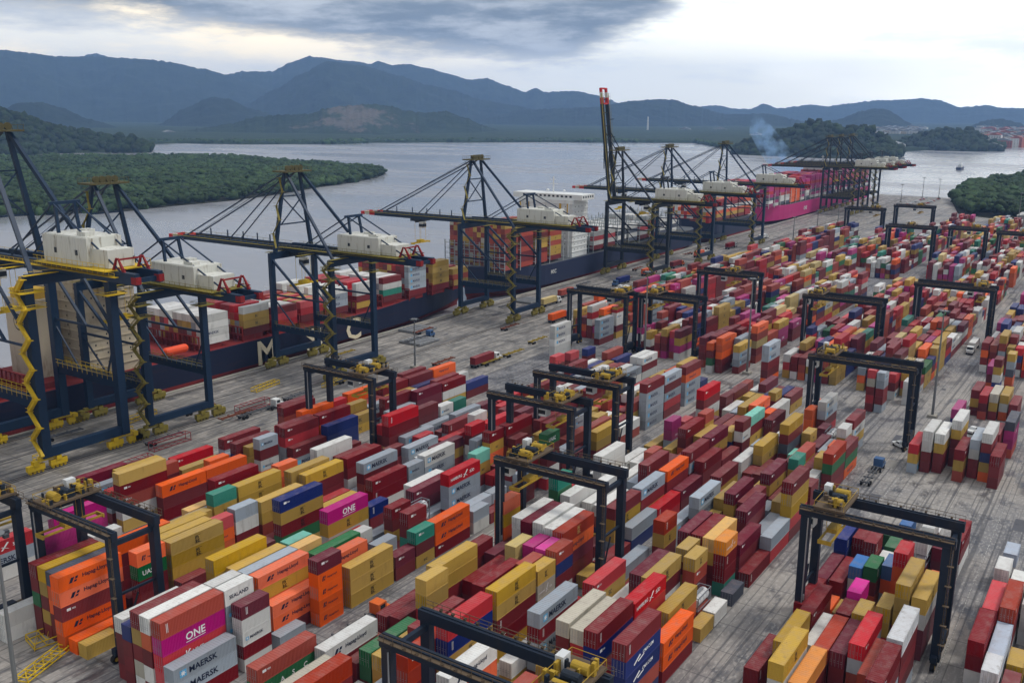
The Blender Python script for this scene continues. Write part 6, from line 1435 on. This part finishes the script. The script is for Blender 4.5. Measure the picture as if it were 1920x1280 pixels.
def pickup(x, y, rz, mat, label):
    r = empty('pickup_truck', (x, y, 0), rz); tag(r, label, 'pickup')
    b = MB(); b.box(-2.6, 2.6, -.95, .95, .5, 1.05); b.add([(-.9, -.9, 1.05), (1.5, -.9, 1.05), (1.5, .9, 1.05), (-.9, .9, 1.05), (-.6, -.75, 1.8), (.8, -.75, 1.8), (.8, .75, 1.8), (-.6, .75, 1.8)], [(4, 5, 6, 7), (0, 1, 5, 4), (1, 2, 6, 5), (2, 3, 7, 6), (3, 0, 4, 7)]); b.build('body', mat, r)
    b = MB(); b.box(-.5, .7, -.86, .86, 1.25, 1.62); b.build('window', dglass, r)
    for wx in (-1.7, 1.7):
        for wy in (-.85, .85): b = MB(); b.cyl((wx, wy-.12, .38), (wx, wy+.12, .38), .38, 12); b.build('wheel', TYRE, r)
pickup(352, 101, .2, WH, 'white pickup parked beside the magenta containers on the aisle'); pickup(298, 34.5, -.3, WH, 'white pickup beside the bright magenta box at right'); pickup(553, 147, .1, WH, 'white pickup on the second cross aisle'); pickup(232, 219, .1, WH, 'white pickup on the quay apron near the painted lanes'); pickup(272, 49.5, .9, WH, 'white pickup by the wheels of the gantry crane beside the wide road')
# yellow lashing cages and spreader frames on the ground
def frame_thing(name, x, y, rz, lx, ly, lz, mat, label, cat):
    b = MB(); 
    for X in (0, lx):
        for Y in (0, ly): b.bar((X, Y, 0), (X, Y, lz), .14)
    for z in (.25, lz):
        for Y in (0, ly): b.bar((0, Y, z), (lx, Y, z), .16)
        n_ = max(2, int(lx/2))
        for i in range(n_+1): b.bar((lx*i/n_, 0, z), (lx*i/n_, ly, z), .14)
        for i in range(n_): b.bar((lx*i/n_, 0, z), (lx*(i+1)/n_, ly, z), .08)
    o = b.build(name, mat); o.location = (x, y, 0); o.rotation_euler = (0, 0, rz); tag(o, label, cat); return o
frame_thing('lashing_cage', 76.5, 151, -.2, 6.2, 4.4, 1.3, yel, 'square yellow lattice cage in front of the orange stacks', 'work cage')
frame_thing('spreader_frame', 70.5, 142.6, .35, 12, 2.3, 1.0, yel, 'long yellow spreader frame on the ground at lower left', 'spreader')
fr = paint('frame_dull_red', (140, 56, 60), .6, .4)
frame_thing('flat_rack', 150, 219, 0, 12.2, 2.4, 2.4, fr, 'dull red steel rack at the foot of the second quay crane, landward side', 'flat rack'); frame_thing('flat_rack', 186, 226, 0, 12.2, 2.4, 2.4, fr, 'small dull red steel rack on the apron right of the second crane', 'flat rack'); frame_thing('flat_rack', 134, 214, 0, 12.2, 2.4, 1.6, fr, 'dull red steel rack nearest the left edge behind grey containers', 'flat rack')
for (x, y, lb_) in ((146, 238, 'large yellow spreader resting under the tallest quay crane'), (205, 240, 'small yellow spreader on the apron between the two left cranes'), (128, 238, 'yellow spreader frame lying at the near foot of the tallest crane'), (160, 246, 'yellow spreader frame between the rails under the tallest crane'), (222, 224, 'yellow frame lying on the apron beside the gap in the boxes')):
    o = frame_thing('spreader_frame', x, y, .15, 12, 2.4, 1.4, yel, lb_, 'spreader')
HC = paint('hatch_cover_grey', (126, 128, 130), .7, .5, s2l((90, 60, 44)))
for i, (x, y, lb_) in enumerate(((286, 236, 'grey hatch cover lying on the quay under the lettered hull'), (302, 250, 'grey hatch cover lying near the quay edge'), (384, 246, 'stack of grey hatch panels under the lone quay crane'))):
    b = MB(); b.box(0, 13, 0, 11, .2, .9); [b.box(.5+2.4*j, .8+2.4*j, 0.2, 10.8, .9, 1.15) for j in range(5)]; o = b.build('hatch_cover', HC); o.location = (x, y, 0); tag(o, lb_, 'hatch cover')

# ---------------------------------------------------------------- sheds at the end of the yard
shedw = paint('shed_grey', (150, 152, 150), .7, .5, s2l((90, 84, 76))); roofm = paint('shed_roof', (176, 176, 172), .6, .5)
for (x, y, lx, ly, h, lb_) in ((905, 92, 34, 24, 9, 'long grey shed at the far end of the yard'), (930, 60, 22, 30, 14, 'taller pale shed before the mangroves'), (890, 40, 30, 26, 7, 'low flat roofed shed at the right edge of the yard end'), (1000, 160, 0, 0, 0, None)):
    if not lb_: continue
    r = empty('storage_shed', (x, y, 0)); tag(r, lb_, 'shed'); b = MB(); b.box(0, lx, -ly, 0, 0, h); b.build('wall', shedw, r)
    b = MB(); b.add([(-.5, .5, h), (lx+.5, .5, h), (lx+.5, -ly-.5, h), (-.5, -ly-.5, h), (-.5, -ly/2, h+2.5), (lx+.5, -ly/2, h+2.5)], [(0, 4, 5, 1), (2, 5, 4, 3), (0, 3, 4), (1, 5, 2), (0, 1, 2, 3)]); b.build('roof', roofm, r)
    b = MB(); [b.box(-.06, .02, -ly*(i+.8)/4, -ly*(i+.35)/4, 0, h*.6) for i in range(4)]; b.build('door', DARK, r)
# clutter of parked cars and pallets along the bare pier
rr = random.Random(9); carcols = [paint('car_'+n_, c, .3, .05) for n_, c in (('white', (210, 210, 210)), ('silver', (150, 154, 158)), ('black', (40, 42, 44)), ('red', (150, 40, 36)))]
b = MB(); b.box(-2.1, 2.1, -.85, .85, .35, .95); b.add([(-1.3, -.8, .95), (1.1, -.8, .95), (1.1, .8, .95), (-1.3, .8, .95), (-.9, -.7, 1.45), (.6, -.7, 1.45), (.6, .7, 1.45), (-.9, .7, 1.45)], [(4, 5, 6, 7), (0, 1, 5, 4), (1, 2, 6, 5), (2, 3, 7, 6), (3, 0, 4, 7)])
cm_ = [b.mesh('car_shape_'+m_.name, m_) for m_ in carcols]
for i in range(34):
    ci = rr.randrange(4); o = bpy.data.objects.new('parked_car', cm_[ci]); COL.objects.link(o); o.location = (1020+(i % 17)*8.0, 196+(i//17)*14+rr.uniform(-.5, .5), 0); o.rotation_euler = (0, 0, math.pi/2); tag(o, 'tiny %s car parked in the %s row on the bare pier' % (('white', 'silver', 'black', 'red')[ci], 'landward' if i < 17 else 'waterside'), 'car', 'cars parked on the pier')

# ---------------------------------------------------------------- boat
r = empty('motor_boat', tuple(ground_hit(1800, 318, -2))); tag(r, 'small grey motor boat crossing the estuary at right, alone on the water', 'boat'); b = MB()
b.add([(-16, -4, 0), (12, -4, 0), (20, 0, 0), (12, 4, 0), (-16, 4, 0), (-16.5, -4.6, 4), (13, -4.6, 4), (22, 0, 5.2), (13, 4.6, 4), (-16.5, 4.6, 4)], [(5, 6, 7, 8, 9), (0, 1, 6, 5), (1, 2, 7, 6), (2, 3, 8, 7), (3, 4, 9, 8), (4, 0, 5, 9)]); b.build('hull', slateh, r)
b = MB(); b.box(-9, 5, -3, 3, 4, 8); b.box(-5, 2, -2.4, 2.4, 8, 10.4); b.build('cabin', whitep, r); b = MB(); b.cyl((-2, 0, 10.4), (-2, 0, 15), .2, 6); b.build('mast', LM, r)

# ---------------------------------------------------------------- town across the water
tw = [paint('town_wall_'+n_, c, .8, .3) for n_, c in (('white', (206, 204, 198)), ('cream', (196, 180, 156)), ('terracotta', (170, 96, 72)), ('grey', (140, 144, 148)))]; rf = [paint('town_roof_tile', (150, 84, 62), .8, .4), paint('town_roof_grey', (130, 132, 134), .8, .4)]
WN = dict(zip([m_.name for m_ in tw], ('white', 'cream', 'terracotta', 'grey')))
def house(px, py, wd, h, wm, rm, lab, grp, rdist=None):
    if grp: lab = lab.replace('COL', WN[wm.name]).replace('ROOF', 'tiled' if rm is rf[0] else 'grey').replace('SIZE', 'tall' if h > 24 else 'low')
    p = ground_hit(px, py, 1.0); d = Vector((p.x, p.y)).normalized(); az_ = math.atan2(d.y, d.x); z0 = 0
    b = MB(); dp = wd*rr.uniform(.5, .9); b.box(0, dp, -wd/2, wd/2, -3, h, 0)
    b.add([(-.5, -wd/2-.5, h), (dp+.5, -wd/2-.5, h), (dp+.5, wd/2+.5, h), (-.5, wd/2+.5, h), (-.5, 0, h+wd*.16), (dp+.5, 0, h+wd*.16)], [(0, 1, 5, 4), (2, 3, 4, 5), (0, 4, 3), (1, 2, 5), (3, 2, 1, 0)], 1)
    for k in range(max(1, int(h/4))):
        for j in range(max(2, int(wd/6))): y = -wd/2+wd*(j+.3)/max(2, int(wd/6)); b.box(-.12, .05, y, y+wd*.07, 1.5+4*k, 3.2+4*k, 2)
    o = b.build('town_house', [wm, rm, dglass]); o.location = (p.x, p.y, 0); o.rotation_euler = (0, 0, az_+rr.uniform(-.3, .3)); tag(o, lab, 'house', grp); return o
G1 = 'houses of the town across the estuary'; G2 = 'low white houses on the plain between the two wooded hills'
for i in range(150):
    px = rr.uniform(1832, 1945); py = rr.uniform(246, 277); house(px, py, rr.uniform(22, 52), rr.uniform(14, 34), rr.choice(tw[:3]+tw[2:3]+tw[:1]), rr.choice(rf), 'tiny SIZE COL house with ROOF roof in the town at the right edge', G1)
for i in range(80):
    px = rr.uniform(1605, 1730); py = rr.uniform(240.5, 256); house(px, py, rr.uniform(30, 66), rr.uniform(14, 24), rr.choice(tw[:2]+tw[:1]), rf[1], 'tiny SIZE COL house on the plain between the two wooded hills', G2)
for i in range(26):
    px = rr.uniform(1700, 1850); py = rr.uniform(270, 278); house(px, py, rr.uniform(14, 30), rr.uniform(6, 14), rr.choice(tw[:2]), rr.choice(rf), 'tiny COL shoreline house with ROOF roof below the low wooded hill', 'shoreline houses below the low wooded hill')
for i, (px, py, wd, h, lb_) in enumerate(((1578, 281, 46, 22, 'broad white tank house on the shore below the big wooded hill'), (1602, 281, 40, 16, 'pale low hall right of the broad white tank house'), (1643, 281, 42, 30, 'tall white block on the shore between the two wooded hills'), (1670, 281, 50, 15, 'wide low white hall right of the tall white block'), (1822, 280, 40, 11, 'white shore warehouse beside the moored barge'), (1862, 281, 46, 12, 'pale warehouse at the water near the right edge'), (1415, 258, 40, 14, 'white hall at the left foot of the wooded hill'), (1350, 246, 70, 12, 'distant white hall on the plain left of the smoke'), (1283, 246, 60, 12, 'distant white hall on the plain right of the chimney'), (320, 252, 60, 7, 'pale distant works on the plain left of the quarry hill'))):
    house(px, py, wd, h, tw[0], rf[1], lb_, None)
for i, px in enumerate((1731, 1740, 1749)):
    p = ground_hit(px, 276, 1); b = MB(); b.cyl((0, 0, -2), (0, 0, 17), 8.5, 20); b.dome((0, 0, 17), 8.5, 20, 4, 0, .25); o = b.build('storage_tank', tw[0]); o.location = (p.x, p.y, 0); tag(o, 'one of three white storage tanks standing in a row on the far shore', 'storage tank', 'three white storage tanks on the far shore')
p = ground_hit(1214, 248, 1); b = MB(); b.cyl((0, 0, 0), (0, 0, 75), 4.5, 14, 0, 3); o = b.build('chimney_stack', tw[0]); o.location = (p.x, p.y, 0); tag(o, 'single thin white chimney on the far plain right of the raised boom', 'chimney')

# ---------------------------------------------------------------- smoke, haze
def vol(name, density, color, noise_scale=None, aniso=0.2):
    m_ = bpy.data.materials.new(name); m_.use_nodes = True; t = m_.node_tree; t.nodes.clear(); o = t.nodes.new('ShaderNodeOutputMaterial'); v = t.nodes.new('ShaderNodeVolumePrincipled'); v.inputs['Color'].default_value = color+(1,); v.inputs['Density'].default_value = density; v.inputs['Anisotropy'].default_value = aniso
    t.links.new(v.outputs[0], o.inputs['Volume'])
    if noise_scale:
        c = t.nodes.new('ShaderNodeTexCoord'); n_ = noise_node(t, noise_scale, 5, c.outputs['Object'], .6); ln = t.nodes.new('ShaderNodeVectorMath'); ln.operation = 'LENGTH'; t.links.new(mapping(t, (1, 1, 1), 'Generated'), ln.inputs[0])
        t.links.new(mth(t, 'MULTIPLY', smooth(t, n_, .42, .66), density), v.inputs['Density'])
    return m_
mb = MB(); sp0 = ground_hit(1492, 307, 0); d = Vector((sp0.x, sp0.y, 0)).normalized(); side = Vector((d.y, -d.x, 0))
sp0 = d*1300; prof = [(4, 2, 34), (6, 14, 30), (-6, 26, 24), (-20, 40, 22), (-30, 54, 20), (-40, 68, 18), (-46, 82, 12), (-50, 90, 4)]
ctr = Vector((ray(1487, 300).x, ray(1487, 300).y, 0)).normalized()*1300; n_ = 14; P = []
for (o_, z, r_) in prof:
    for i in range(n_): a = 2*math.pi*i/n_; P.append(ctr+side*(o_+r_*math.cos(a))+d*(r_*.8*math.sin(a))+Vector((0, 0, z)))
mb.add(P, [tuple(range(n_-1, -1, -1)), tuple(range(len(P)-n_, len(P)))]+[(k*n_+i, k*n_+(i+1) % n_, (k+1)*n_+(i+1) % n_, (k+1)*n_+i) for k in range(len(prof)-1) for i in range(n_)])
o = mb.build('smoke', vol('smoke_volume', .055, (.42, .66, 1.0), .06)); tag(o, 'thin blue smoke plume rising in front of the wooded hill', 'smoke', kind='stuff')
mb = MB(); mb.box(-3050, 16050, -6050, 14050, -12, 900)
HZ = vol('haze_volume', HAZE_D, (.34, .57, 1.0), None, .1)
o = mb.build('haze', HZ); tag(o, 'pale bluish air over the whole estuary', 'haze', kind='stuff')
